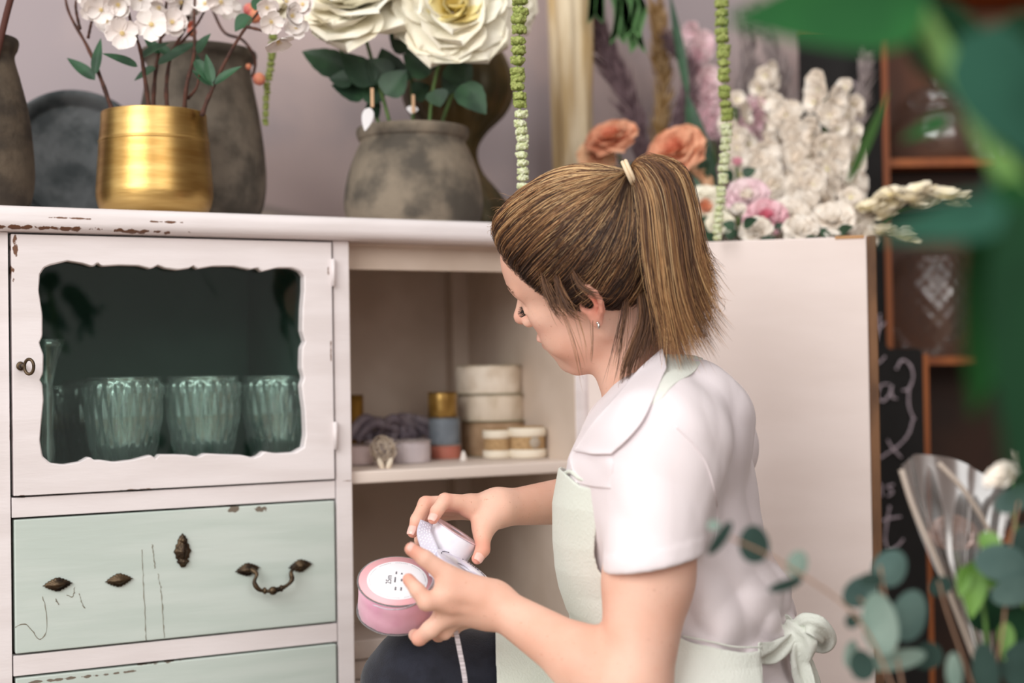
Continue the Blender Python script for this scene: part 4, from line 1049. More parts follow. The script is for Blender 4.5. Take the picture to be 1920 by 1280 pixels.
# polka dot ribbon
def ribbon(pts, w, name, m, label, n=90, tw=None, dots=None, th=.0004, facing=None, cat='ribbon'):
    q = spline([P(*t) for t in pts], n); T = np.gradient(q, axis=0); T /= np.linalg.norm(T, axis=1)[:, None]; w = np.interp(np.linspace(0, 1, n), np.linspace(0, 1, len(w)), w) if not np.isscalar(w) else np.full(n, w)
    tw = np.interp(np.linspace(0, 1, n), np.linspace(0, 1, len(tw)), tw) if tw is not None else np.zeros(n); G = []; Nn = []
    for i in range(n):
        v = np.array([0, -1., 0]); s_ = np.cross(T[i], v); s_ /= np.linalg.norm(s_) + 1e-9; nv = np.cross(s_, T[i]); s2 = s_ * math.cos(tw[i]) + nv * math.sin(tw[i])
        G.append([q[i] + s2 * w[i] * u for u in np.linspace(-1, 1, 9)]); Nn.append(np.cross(T[i], s2))
    G = np.array(G); base = q[0]
    o = MB().grid(G - base).build(name, m); o.location = base; setp(o, label, cat); solid(o, th)
    if dots:
        L = np.r_[0, np.cumsum(np.linalg.norm(np.diff(q, axis=0), axis=1))]; mb = MB(); k = 0; s = .002
        while s < L[-1] - .001:
            i = min(int(np.searchsorted(L, s)), n - 1); c_ = (G[i, 0] + G[i, -1]) / 2; sd = (G[i, -1] - c_)
            for u in ((-.66, 0, .66) if k % 2 else (-.33, .33)):
                cc_ = c_ + sd * u
                for sg in (-1, 1):
                    fr = np.stack([T[i], np.cross(Nn[i], T[i]), Nn[i]], 1)
                    mb.lathe([(0, sg * .00045), (.0008, sg * .00042), (.0009, sg * .0002)], 10, cc_ - base, fr)
            s += .0022; k += 1
        mb.build('polka_dots', M_wrib, o)
    return o
M_grib = mat('sheer_grey_ribbon', (206, 202, 216), (196, 192, 208), rough=.5, scale=50)
ribbon([(800, 978, 1.572), (796, 1000, 1.560), (806, 1030, 1.552), (816, 1060, 1.54), (820, 1085, 1.52), (810, 1105, 1.50), (788, 1126, 1.492), (760, 1140, 1.487), (728, 1142, 1.492), (700, 1134, 1.50)],
       [.0075, .0085, .0090, .0090, .0088, .0075, .005, .0035, .003, .0028], 'ribbon', M_grib, 'sheer grey ribbon with white dots running from the white spool behind her thumb', tw=[.3, .2, 0, .1, .4, .9, 1.2, 1.3, 1.35, 1.4], dots=True)
M_strp = mat('striped_ribbon', (226, 218, 224), (170, 160, 166), rough=.6, scale=1, stretch=(1, 1, 400))
ribbon([(850, 1168, 1.50), (856, 1190, 1.495), (862, 1220, 1.495), (870, 1262, 1.497), (876, 1310, 1.50), (880, 1345, 1.50)], .0026, 'ribbon', M_strp, 'thin striped grey ribbon tail hanging over her dark jeans', tw=[.2, .1, 0])
# ------------------------------------------------------------------ glassware behind the door
def crystal(name, dif=.06, gl_=.24, gs=.34):
    m = bpy.data.materials.new(name); m.use_nodes = True; nt = m.node_tree
    for n in list(nt.nodes): nt.nodes.remove(n)
    o = nn(nt, 'ShaderNodeOutputMaterial'); g = nn(nt, 'ShaderNodeBsdfGlass', Roughness=.06, IOR=1.45, Color=(.95, .97, .97, 1)); t = nn(nt, 'ShaderNodeBsdfTransparent', Color=(.90, .93, .92, 1))
    gl = nn(nt, 'ShaderNodeBsdfGlossy', Roughness=.09, Color=(1, 1, 1, 1)); mx = nn(nt, 'ShaderNodeMixShader'); mx.inputs[0].default_value = gs; m2 = nn(nt, 'ShaderNodeMixShader'); m2.inputs[0].default_value = gl_
    nt.links.new(t.outputs[0], mx.inputs[1]); nt.links.new(g.outputs[0], mx.inputs[2]); nt.links.new(mx.outputs[0], m2.inputs[1]); nt.links.new(gl.outputs[0], m2.inputs[2]); df = nn(nt, 'ShaderNodeBsdfDiffuse', Color=(.9, .92, .93, 1)); m3 = nn(nt, 'ShaderNodeMixShader'); m3.inputs[0].default_value = dif; nt.links.new(m2.outputs[0], m3.inputs[1]); nt.links.new(df.outputs[0], m3.inputs[2]); nt.links.new(m3.outputs[0], o.inputs[0]); return m
M_crys = crystal('cut_crystal'); M_jar = crystal('jar_glass', .02, .10, .25)
GB = CL(230, 868, .08)[2]; shelfz = Z - .1475
def tumbler(px, yl, hpx_top, rad, label, group='cut glass tumblers in the glazed cupboard', ry=0):
    c = CL(px, 700, yl); h = CL(px, hpx_top, yl)[2] - shelfz
    o = MB()
    prof = [(0, .001), (rad * .56, 0), (rad * .66, .004), (rad * .60, .012), (rad * .66, .022), (rad * .84, h * .36), (rad * .95, h * .6), (rad * 1.0, h * .85), (rad * .985, h * .97), (rad * 1.0, h - .002), (rad * .97, h), (rad * .95, h - .002), (rad * .93, h * .85), (rad * .88, h * .6), (rad * .76, h * .36), (rad * .5, h * .22), (0, h * .18)]
    pp = []
    for i in range(len(prof) - 1):
        for t in np.linspace(0, 1, 5, endpoint=False): pp.append(np.array(prof[i]) * (1 - t) + np.array(prof[i + 1]) * t)
    pp.append(prof[-1]); nout = 44
    cnt = {'i': 0}
    def fn(r, z, th):
        cnt['i'] += 1
        if cnt['i'] > nout or z > h * .94 or z < .012: return r * np.ones_like(th)
        return r * (1 + .075 * np.abs(np.sin(th * 11 + 5 * z / h)) * np.abs(np.sin(th * 11 - 5 * z / h)) ** .6)
    o.lathe(pp, 220, (0, 0, 0), None, fn)
    ob_ = o.build('tumbler', M_crys); w_ = c2w((c[0], yl, shelfz)); ob_.location = w_; setp(ob_, label, 'drinking glass', group); return ob_
tumbler(231, .085, 706, .0485, 'cut glass tumbler in the cupboard, left of the front three')
tumbler(380, .085, 704, .0475, 'cut glass tumbler in the cupboard, middle of the front three')
tumbler(520, .085, 703, .0475, 'cut glass tumbler in the cupboard, right of the front three, under the hinge side')
tumbler(186, .20, 712, .048, 'cut glass tumbler half hidden behind the front left tumbler')
tumbler(118, .25, 722, .048, 'dim cut glass tumbler at the back left with a yellow glint')
gy = MB(); c = CL(118, 765, .25); gy.lathe([(.034, -.016), (.036, -.004), (.036, .006), (.0, .006)], 40); gy = gy.build('candle', mat('yellow_wax', (176, 150, 60), rough=.5)); gy.location = c2w((c[0], .25, shelfz + .085)); setp(gy, 'dull yellow candle seen inside the glass at the back left of the cupboard', 'candle')
cs = MB(); c = CL(100, 700, .055); hh_ = CL(100, 636, .055)[2] - shelfz
cs.lathe([(0, 0), (.026, 0), (.028, .004), (.012, .012), (.008, .03), (.010, .05), (.007, .07), (.009, hh_ * .6), (.007, hh_ * .7), (.010, hh_ * .78), (.013, hh_ * .86), (.020, hh_ * .95), (.024, hh_), (.021, hh_ - .001), (.010, hh_ * .84), (0, hh_ * .82)], 40)
cs = cs.build('glass_candlestick', M_crys); cs.location = c2w((CL(88, 700, .055)[0], .055, shelfz)); setp(cs, 'slender clear glass candlestick at the left end of the glazed cupboard', 'candlestick')
# ------------------------------------------------------------------ things on the open shelf
SHZ = Z - .140
def on_shelf(px, yl): return CL(px, 800, yl)[0]
def px_rad(pxw, px, yl):
    a = c2w(CL(px, 800, yl)); return pxw / FPX * a[1] / 2
M_cream = mat('cream_sheer_ribbon', (226, 212, 194), (206, 190, 168), rough=.55, scale=35, stretch=(1, 1, .4), bump=.4)
M_cfl = mat('cream_clear_flange', (176, 168, 140), rough=.3)
def shelf_roll(px, yl, wpx, y_top, y_bot, m, fl, name, label, cat, group=None, wr=.006, **k):
    """a roll standing on its flat side, from y_bot up to y_top in the photo"""
    x = CL(px, 800, yl)[0]; r = px_rad(wpx, px, yl); z1 = CL(px, y_top, yl)[2]; z0 = y_bot if y_bot < 3 else CL(px, y_bot, yl)[2]
    c_ = c2w((x, yl, (z0 + z1) / 2)); e_, R_ = spool(name, c_, (0, 0, 1), r, z1 - z0, m, fl, label, cat, group, wrinkle=wr, **k); return e_, z1
sy = .20
_, z1 = shelf_roll(926, sy, 128, 788, SHZ + .0005, mat('brown_hessian', (178, 148, 118), (160, 130, 100), rough=.9, scale=60), M_cfl, 'ribbon_roll', 'plain tan ribbon roll at the bottom of the large stack on the shelf', 'ribbon roll', 'large ribbon rolls stacked on the shelf')
_, z2 = shelf_roll(922, sy, 130, 738, z1 + .0006, M_cream, M_cfl, 'ribbon_roll', 'wide beige sheer ribbon roll in the middle of the large stack on the shelf', 'ribbon roll', 'large ribbon rolls stacked on the shelf', wr=.014)
shelf_roll(917, sy, 130, 684, z2 + .0006, mat('cream_crinkle_ribbon', (234, 222, 206), (212, 196, 176), rough=.5, scale=30, bump=.5), M_cfl, 'ribbon_roll', 'crinkled cream ribbon roll on top of the large stack on the shelf', 'ribbon roll', 'large ribbon rolls stacked on the shelf', wr=.02)
sy = .165
_, z1 = shelf_roll(835, sy, 62, 833, SHZ + .0005, mat('coral_ribbon', (202, 128, 108), (186, 112, 96), rough=.6, scale=30), mat('clear_rim', (214, 196, 186), rough=.3), 'ribbon_roll', 'small coral ribbon roll under the blue and gold ones', 'ribbon roll', 'small coloured rolls stacked on the shelf')
_, z2 = shelf_roll(833, sy, 64, 782, z1 + .0005, mat('blue_grey_ribbon', (132, 142, 152), (112, 122, 132), rough=.6, scale=30), mat('grey_rim', (150, 150, 150), rough=.3), 'ribbon_roll', 'small blue grey ribbon roll between the coral and gold ones', 'ribbon roll', 'small coloured rolls stacked on the shelf')
shelf_roll(830, sy, 60, 735, z2 + .0005, mat('gold_ribbon', (186, 152, 86), (146, 112, 54), rough=.35, metal=.6, scale=30), mat('gold_rim', (150, 116, 60), rough=.3, metal=.7), 'ribbon_roll', 'small shiny gold ribbon roll on top of the blue grey one', 'ribbon roll', 'small coloured rolls stacked on the shelf')
# hessian rolls with lace borders
M_hess = mat('hessian_weave', (190, 158, 116), (170, 138, 98), rough=.95, scale=200, bump=.8, bscale=500)
M_lace = mat('cream_lace', (236, 226, 208), rough=.8, bump=.5, bscale=600)
def lace_roll(px, yl, wpx, ytop, label, tag_=False):
    x = CL(px, 800, yl)[0]; r = px_rad(wpx, px, yl); z1 = CL(px, ytop, yl)[2]; h = z1 - SHZ - .001
    e_ = empty('hessian_roll', c2w((x, yl, SHZ + .0008)), label, 'ribbon roll', 'hessian and lace rolls on the shelf')
    b_ = MB(); b_.lathe([(.008, 0), (r, 0), (r, h * .3), (r * 1.005, h * .5), (r, h), (r * .9, h + .0008), (.008, h * .99), (.008, 0)], 48); b_.build('hessian_band', M_hess, e_)
    for z_, s_ in ((h * .16, -1), (h * .86, 1)):
        l_ = MB(); 
        def fn(rr, z, th, s_=s_): return rr * (1 + .006 * np.cos(th * 30))
        l_.lathe([(r + .0006, z_ - h * .15), (r + .0016, z_ - h * .13), (r + .0020, z_), (r + .0016, z_ + h * .12), (r + .0006, z_ + h * .13)], 120, (0, 0, 0), None, fn)
        o = l_.build('lace_border', M_lace, e_)
    if tag_:
        c_ = M4(frame_from((math.sin(.12), -math.cos(.12), 0)), (0, 0, 0)); t_ = MB(); t_.lathe([(0, 0), (.008, .0002), (.0085, -.0006), (0, -.0008)], 24, (r * math.sin(.45), -r * math.cos(.45) - .0022, h * .52), frame_from((.4, -.9, 0))); t_.build('heart_badge', mat('badge_grey', (176, 164, 148), rough=.5), e_)
    return e_
lace_roll(1008, .155, 46, 803, 'hessian and lace roll at the right end of the shelf, partly behind its neighbour')
lace_roll(932, .12, 50, 805, 'hessian and lace roll on the shelf, leftmost of the three')
lace_roll(988, .10, 66, 800, 'largest hessian and lace roll with a small grey badge on the shelf', True)
# left end of the shelf
shelf_roll(670, .13, 62, 833, SHZ + .0005, mat('pale_pink_ribbon', (226, 208, 206), (214, 196, 196), rough=.7, scale=20), mat('rim_dim', (150, 138, 134), rough=.4), 'ribbon_roll', 'pale pink ribbon roll at the left end of the shelf', 'ribbon roll')
shelf_roll(668, .24, 30, 740, SHZ + .0005, mat('ochre_gold_ribbon', (170, 128, 56), (120, 86, 34), rough=.4, metal=.4, scale=40), mat('ochre_rim', (112, 84, 44), rough=.4), 'ribbon_roll', 'tall ochre gold ribbon roll behind the pale pink roll', 'ribbon roll')
shelf_roll(770, .13, 78, 826, SHZ + .0005, mat('white_tulle', (222, 212, 214), (204, 194, 198), rough=.7, scale=25, bump=.4), mat('rim_white', (212, 202, 200), rough=.4), 'ribbon_roll', 'white tulle roll left of the coral roll on the shelf', 'ribbon roll', wr=.02)
x = CL(742, 820, .22); gp = MB(); g9 = np.random.default_rng(4)
for i in range(9):
    a0 = -.05 + .012 * i; gp.tube(spline([(a0 - .03 + .006 * i, g9.normal(0, .008), 0), (a0, g9.normal(0, .012), .022 + g9.uniform(0, .01)), (a0 + .03, g9.normal(0, .01), .018), (a0 + .045, g9.normal(0, .01), .002)], 24), .0075, 8)
gp = gp.build('ribbon_bundle', mat('mauve_grey_ribbon', (150, 140, 148), (116, 106, 118), rough=.6, scale=50)); gp.location = c2w((x[0], .225, SHZ + .030)); gp.rotation_euler = (0, 0, YAW); setp(gp, 'crumpled mauve grey ribbon bundle lying behind the white rolls', 'ribbon')
tb = MB(); tb.box(-.05, .05, -.022, .022, 0, .0295); tbo = tb.build('ribbon_box', mat('box_grey_lilac', (196, 184, 186), rough=.6)); tbo.location = c2w((x[0], .225, SHZ + .0005)); tbo.rotation_euler = (0, 0, YAW); bevel(tbo, .003); setp(tbo, 'low lilac grey box under the crumpled mauve ribbon on the shelf', 'box')
tw_ = MB(); c_ = CL(716, 850, .09)
for i in range(16):
    th = np.linspace(0, 2 * PI, 30); R_ = frame_from(g9.normal(0, 1, 3)); rr = g9.uniform(.014, .021); tw_.tube(np.array([0, 0, .021]) + rr * (np.cos(th)[:, None] * R_[:, 0] + np.sin(th)[:, None] * R_[:, 1]) * np.array([1, .8, 1.]), .0008, 5, cap=False)
tw_ = tw_.build('twine_ball', mat('pale_twine', (214, 200, 182), rough=.9)); tw_.location = c2w((c_[0], .085, SHZ + .002)); setp(tw_, 'loose ball of pale twine beside the pale pink roll', 'twine')
c_ = CL(722, 880, .045); pg = MB()
for s_ in (-1, 1): pg.ball((s_ * .006, 0, .006), (.0045, .004, .009), 12, 8, R=frame_from((s_ * .4, 0, 1)))
pg = pg.build('bow', mat('ivory_bow', (238, 226, 206), rough=.6)); pg.location = c2w((c_[0], .045, SHZ)); setp(pg, 'small ivory bow lying at the front of the shelf', 'bow')
c_ = CL(869, 862, .10); pg = MB(); pg.lathe([(0, .016), (.003, .012), (.005, .004), (.006, 0), (0, 0)], 20); pg = pg.build('icing_tip', mat('white_clay', (236, 228, 222), rough=.5)); pg.location = c2w((c_[0], .10, SHZ + .0004)); setp(pg, 'tiny white cone standing beside the tan roll on the shelf', 'ornament')
# white boxes low in the open compartment
for i, (dz, w_, rz_) in enumerate(((0, .15, .05), (.028, .14, -.06), (.056, .145, .02))):
    b_ = MB(); b_.rbox(-w_ / 2, w_ / 2, -.06, .06, 0, .026, r=.002); bo = b_.build('flat_box', mat('white_box_card', (226, 214, 206), (206, 194, 188), rough=.6, scale=10))
    bo.location = c2w((-.145, .13, CL(676, 1262, .1)[2] + dz - .03)); bo.rotation_euler = (0, 0, YAW + rz_)
    setp(bo, ['flat white box low in the open compartment, bottom of its pile', 'flat white box low in the open compartment, middle of its pile', 'flat white box low in the open compartment, topmost of its pile'][i], 'box', 'flat boxes in the open compartment')
bz = CL(676, 1262, .1)[2] - .03
b_ = MB(); b_.rbox(-.09, .09, -.08, .08, 0, bz - .1001, r=.004); bo = b_.build('storage_box', mat('brown_card', (150, 120, 96), rough=.8)); bo.location = c2w((-.14, .14, .1001)); bo.rotation_euler = (0, 0, YAW); setp(bo, 'brown card box under the flat white boxes in the compartment', 'box')
# stool under her
st = empty('stool', (hipF[0] + .0, 1.60, 0), 'plain low wooden stool the woman sits on', 'stool'); M_st = mat('stool_wood', (150, 112, 80), (128, 92, 62), rough=.6, scale=10, stretch=(1, 8, 1))
sz = P(1335, 1350, 1.6)[2] - .083
b_ = MB(); b_.lathe([(0, sz - .03), (.15, sz - .03), (.155, sz - .02), (.15, sz), (0, sz)], 40); b_.build('seat', M_st, st)
for a in (.8, 2.4, 3.9, 5.5): b_ = MB(); b_.tube([(.11 * math.cos(a), .11 * math.sin(a), sz - .03), (.15 * math.cos(a), .15 * math.sin(a), 0)], .014, 12); b_.build('leg', M_st, st)
# ------------------------------------------------------------------ things standing on the worktop
TZ = zt1 + .0003
M_stone = mat('aged_stone', (118, 108, 96), (74, 68, 60), rough=.9, scale=22, detail=6, lo=.35, hi=.68, bump=1.2, bscale=60)
M_stone2 = mat('aged_grey_clay', (138, 126, 110), (84, 78, 70), rough=.9, scale=17, detail=7, lo=.38, hi=.66, bump=1.2, bscale=50)
M_gold = mat('brushed_gold', (214, 178, 112), (182, 142, 80), rough=.36, metal=1., scale=10, stretch=(1, 1, 7), lo=.3, hi=.7, bump=.25, bscale=25)
def top_pot(name, px, yl, prof_px, m, label, cat, seg=72, fn=None, ybase=None, part=None, group=None):
    """prof_px: (half width px, y px) outline of the pot; its foot stands on the worktop"""
    c = CL(px, 400, yl); w = c2w((c[0], yl, TZ)); sc = w[1] / FPX; yb = ybase or max(p[1] for p in prof_px); prof = []
    zb = prof_px[-1][1]
    prof = [(hw * sc, (yb - y) * sc) for hw, y in prof_px]
    sp = spline([(a, b, 0) for a, b in prof], len(prof) * 7)[:, :2]; sp[:, 0] = np.maximum(sp[:, 0], 0); sp[:, 1] = np.maximum(sp[:, 1], 0)
    o = MB().lathe(sp, seg, (0, 0, 0), None, fn).build(name, m); o.location = w; setp(o, label, cat, group); return o
# outlines run from the inside of the mouth, over the lip, down to the foot
gp_ = top_pot('flower_pot', 291, .098, [(80, 300), (88, 240), (92, 206), (96, 202), (97, 207), (98, 225), (100, 245), (101, 255), (104, 300), (107, 340), (107, 360), (101, 382), (88, 396), (60, 400), (0, 400)], M_gold, 'shiny brushed gold pot holding the cherry blossom branches', 'pot')
gb = MB(); sc = gp_.location[1] / FPX
gb.lathe([(100.5 * sc, (400 - 253) * sc), (102.6 * sc, (400 - 256) * sc), (101.5 * sc, (400 - 259) * sc)], 72); gb.build('band', M_gold, gp_)
so = MB(); so.lathe([(0, (400 - 222) * sc), (94 * sc, (400 - 222) * sc), (60 * sc, (400 - 219) * sc), (0, (400 - 218) * sc)], 40); so.build('soil', mat('dark_soil', (56, 44, 36), rough=1, scale=80, bump=1), gp_)
top_pot('stone_vase', 377, .225, [(70, 140), (84, 95), (96, 76), (106, 74), (106, 86), (96, 100), (100, 135), (110, 190), (119, 260), (122, 320), (114, 370), (92, 402), (70, 408), (0, 408)], M_stone, 'tall dark stone vase behind the gold pot', 'vase')
top_pot('stone_bottle', -22, .15, [(30, 90), (40, 62), (52, 52), (58, 58), (56, 72), (50, 90), (60, 130), (74, 190), (82, 260), (84, 320), (76, 365), (60, 388), (0, 392)], mat('aged_brown_clay', (92, 80, 66), (58, 50, 42), rough=.9, scale=24, detail=6, bump=1.2, bscale=60), 'tall brown clay bottle vase cut by the left edge of the photo', 'vase')
bb_ = MB(); q = [P(8, 60, 1.80), P(14, 20, 1.80), P(28, -30, 1.80), P(34, -80, 1.8)]; q[0] = P(-10, 120, 1.80)
b0 = q[0]; bb_.tube(np.array(spline(q, 20)) - b0, .0045, 8); o = bb_.build('dark_twig', mat('red_brown_bark', (80, 44, 36), rough=.8)); o.location = b0; setp(o, 'dark red brown twig rising from the brown bottle vase', 'twig')
pot = top_pot('clay_pot', 776, .125, [(80, 300), (90, 262), (86, 240), (92, 228), (104, 224), (106, 232), (103, 243), (99, 250), (108, 270), (121, 305), (129, 345), (130, 375), (122, 402), (108, 412), (0, 413)], M_stone2, 'squat weathered grey clay pot holding the ivory roses', 'pot')
gv = top_pot('ribbed_vase', 862, .27, [(30, 110), (44, 60), (60, 40), (84, 70), (98, 110), (100, 150), (84, 185), (50, 220), (34, 252), (42, 290), (72, 330), (98, 370), (100, 400), (80, 418), (0, 420)], mat('mossy_bronze', (98, 80, 44), (58, 52, 28), rough=.45, scale=14, metal=.3), 'ribbed mossy bronze gourd vase behind the rose pot', 'vase', seg=120, fn=lambda r, z, th: r * (1 + .05 * np.abs(np.cos(th * 7))))
# leaning round tray
cx_ = CL(152, 250, .30); R_t = frame_from(c2w((0, 0, 0)) - c2w((.12, 1, -.18)) if False else np.array([.42, -.86, .26]))
rt = px_rad(284, 152, .30)
tr_ = MB(); tr_.lathe([(0, -.002), (rt * .80, -.002), (rt * .84, .001), (rt * .86, .006), (rt * .97, .012), (rt, .0125), (rt, .010), (rt * .88, .003), (rt * .85, -.003), (0, -.005)], 72, (0, 0, 0), R_t)
tr_ = tr_.build('metal_tray', mat('zinc_patina', (104, 108, 110), (62, 68, 70), rough=.45, metal=.55, scale=20, detail=7, bump=.6)); w = c2w((cx_[0], .315, 0)); zmin = min((tr_.data.vertices[i].co.z for i in range(len(tr_.data.vertices)))); tr_.location = (w[0], w[1], TZ - zmin + .0005); setp(tr_, 'round dark patinated metal tray leaning behind the clay bottle vase', 'tray')
# ------------------------------------------------------------------ plant parts
def petal_grid(L, W, cup=.3, curl=.2, tip=1.0, nu=9, nv=7, ruffle=0., seed=0, base_w=.25, notch=0.):
    g = np.random.default_rng(seed); u = np.linspace(0, 1, nu)[:, None]; v = np.linspace(-1, 1, nv)[None]
    w = (base_w + (1 - base_w) * np.sin(PI * np.clip(u, 0, 1) ** .8 * .62) ** 1.0) * np.sqrt(np.clip(1 - (u ** (5 * tip)), 0, 1))
    x = L * (u - notch * (1 - np.abs(v)) * u ** 6) * np.ones_like(v); y = W * w * v; z = cup * W * (v ** 2) * w + curl * L * (u ** 2) + ruffle * L * np.sin(v * 5 + g.uniform(0, 6)) * u ** 3
    return np.stack([x, y, z * np.ones_like(x)], -1)
def rot(axis, a):
    return np.array(Matrix.Rotation(a, 3, axis))
def rose_mesh(r, seed, n_layers=6, openn=1.0):
    g = np.random.default_rng(seed); mb = MB()
    for li in range(n_layers):
        f = li / (n_layers - 1)                       # 0 inner, 1 outer
        n = [3, 4, 5, 6, 6, 7, 8][li] if n_layers <= 7 else 6
        L = r * (.35 + .68 * f); W = r * (.26 + .36 * f); elev = math.radians(84 - 74 * f ** .9 * openn)
        for k in range(n):
            G = petal_grid(L, W, cup=.5 - .3 * f, curl=-.16 + .05 * f, tip=1.2, ruffle=.05 + .04 * f, seed=int(g.integers(1e6)))
            G = G @ rot('Y', -elev + g.normal(0, .09)).T; G[..., 0] += r * .05
            a = 2 * PI * (k + .5 * li) / n + g.normal(0, .16); G = G @ rot('X', g.normal(0, .12)).T @ rot('Z', a).T
            G[..., 2] += r * .22 * (1 - f) * .3
            mb.cur = 0 if f > .35 else 1; mb.grid(G)
    return mb
def blossom_mesh(r, seed, n=5, double=False, notch=.12):
    g = np.random.default_rng(seed); mb = MB()
    for layer in range(2 if double else 1):
        for k in range(n):
            G = petal_grid(r * (1 - .25 * layer), r * .47 * (1 - .15 * layer), base_w=.12, cup=.28, curl=.18 + .35 * layer, tip=1.5, nu=7, nv=6, ruffle=.04, seed=int(g.integers(1e6)), notch=notch)
            G = G @ rot('Y', g.normal(-.12, .1)).T @ rot('Z', 2 * PI * (k + .5 * layer) / n + g.normal(0, .07)).T; mb.grid(G)
    mb.cur = 1; mb.ball((0, 0, r * .07), (r * .13, r * .13, r * .1), 8, 5)
    for k in range(9): a = k * .7; mb.tube([(0, 0, 0), (r * .16 * math.cos(a), r * .16 * math.sin(a), r * .26)], r * .015, 4)
    return mb
def put(mb, name, m, parent, pos, axis, roll=None, world=True):
    R = frame_from(axis, random.uniform(0, 6.28) if roll is None else roll); V = np.concatenate(mb.V) @ R.T + np.asarray(pos)
    o = link_mesh(name, V, mb.F, m, parent, world=True)
    if isinstance(m, (list, tuple)): o.data.polygons.foreach_set('material_index', mb.mi)
    return o
def leaf_mb(a, b, w, up=(0, 0, 1), fold=.25, droop=.08, shape=1., n=11, teeth=0.):
    """leaf blade from a (stalk) to b (tip) with half width w"""
    a = np.asarray(a, float); b = np.asarray(b, float); ax = b - a; L = np.linalg.norm(ax); ax /= L; s = np.cross(up, ax); s /= np.linalg.norm(s) + 1e-9; nrm = np.cross(ax, s)
    u = np.linspace(0, 1, n); G = []
    for t in u:
        ww = w * (math.sin(PI * min(1, t ** (.75 * shape))) ** .85 if 0 < t < 1 else .02) * (1 + teeth * math.sin(t * 60))
        G.append([a + ax * L * t + s * ww * v + nrm * (fold * ww * abs(v) - droop * L * t * t) for v in np.linspace(-1, 1, 7)])
    return MB().grid(np.array(G))
tocam = lambda p: (CAM - np.asarray(p)) / np.linalg.norm(CAM - np.asarray(p))
def leaf(parent, a, b, w, m, fold=.25, droop=.05, shape=1., tilt=(.0, -.8, .6), name='leaf', sol=.0003, teeth=0., label=None):
    o = leaf_mb(a, b, w, tilt, fold, droop, shape, 15, teeth).build(name, m, parent, world=True)
    if label: o['label'] = label
    return o
M_bark = mat('red_brown_stem', (92, 58, 46), (58, 38, 32), rough=.8, scale=60)
M_leaf = mat('deep_green_leaf', (48, 88, 58), (34, 66, 44), rough=.5, scale=30)
M_leaf2 = mat('dark_rose_leaf', (52, 84, 58), (36, 60, 44), rough=.45, scale=26)
M_petal = [mat('white_petal', (248, 242, 238), (240, 230, 226), rough=.7, scale=20, sss=.0), mat('yellow_stamen', (228, 206, 150), rough=.7)]
def hanging_stem(*a): pass
def blossom_branch(paths, blossoms, leaves, label, seed):
    base = P(*paths[0][0]); e_ = empty('blossom_branch', base, label, 'branch', 'cherry blossom branches in the gold pot')
    st_ = MB(); 
    for i, pth in enumerate(paths):
        q = spline([P(*t) for t in pth], 26); st_.tube(q, np.linspace(.0032 if i == 0 else .0022, .0014, 26) * (1 + .12 * np.sin(np.arange(26) * 1.7)), 8)
    st_.build('stem', M_bark, e_, world=True)
    g = np.random.default_rng(seed)
    for (x, y, D, r) in blossoms:
        p_ = P(x, y, D); ax = tocam(p_) + g.normal(0, .42, 3); put(blossom_mesh(r * D / FPX, int(g.integers(1e6)), double=g.random() < .45), 'blossom', M_petal, e_, p_, ax, g.uniform(0, 6))
    for (x0, y0, x1, y1, D, w_) in leaves:
        leaf(e_, P(x0, y0, D), P(x1, y1, D + g.normal(0, .01)), w_ * D / FPX, M_leaf, fold=.35, shape=.9)
    return e_
DG = 1.862
blossom_branch([[(213, 215, DG), (190, 150, DG), (165, 90, DG + .01), (128, 20, DG + .02), (120, -40, DG + .03)], [(165, 72, DG), (172, 40, DG), (178, 30, DG - .01)], [(150, 55, DG), (142, 10, DG), (150, -30, DG)]],
               [(170, 16, DG - .02, 26), (200, 40, DG + .03, 24), (205, -6, DG - .03, 28), (158, -18, DG, 26)], [(178, 150, 125, 106, DG - .01, 12), (178, 140, 188, 70, DG - .01, 10)], 'leftmost cherry blossom branch, bare and forked, leaning left out of the gold pot', 1)
blossom_branch([[(281, 215, DG - .01), (272, 150, DG - .02), (262, 90, DG - .03), (245, 40, DG - .03), (232, -30, DG - .03)], [(256, 66, DG - .03), (262, 30, DG - .03), (258, -20, DG - .02)], [(238, 20, DG - .03), (214, 8, DG - .04)]],
               [(229, 62, DG - .06, 33), (284, 46, DG - .055, 33), (190, 18, DG - .05, 27), (222, 8, DG - .05, 28), (262, -4, DG - .04, 26)], [(258, 125, 192, 98, DG - .03, 11), (262, 110, 315, 78, DG - .02, 12)], 'cherry blossom branch with the two largest open white flowers above the gold pot', 2)
blossom_branch([[(287, 215, DG + .01), (290, 150, DG + .01), (300, 80, DG + .02), (310, 20, DG + .02), (318, -40, DG + .02)], [(302, 70, DG + .02), (330, 40, DG + .02), (345, -5, DG + .02)]],
               [(322, 42, DG, 30), (300, 14, DG + .01, 28), (340, 4, DG + .02, 27), (318, -22, DG, 26)], [(292, 128, 250, 150, DG, 12), (296, 120, 345, 96, DG, 12), (300, 100, 270, 70, DG + .01, 11)], 'cherry blossom branch rising straight from the middle of the gold pot', 3)
blossom_branch([[(314, 215, DG + .01), (312, 160, DG + .01), (322, 100, DG + .03), (352, 40, DG + .04), (362, -40, DG + .04)], [(330, 90, DG + .03), (366, 50, DG + .03), (384, 20, DG + .03)]],
               [(385, 8, DG + .02, 27), (415, 2, DG + .01, 28), (400, -18, DG + .03, 26), (430, 14, DG + .05, 24)], [(316, 110, 372, 76, DG + .01, 13), (318, 104, 290, 80, DG + .01, 10)], 'cherry blossom branch right of the pot centre with flowers cut by the top edge', 4)
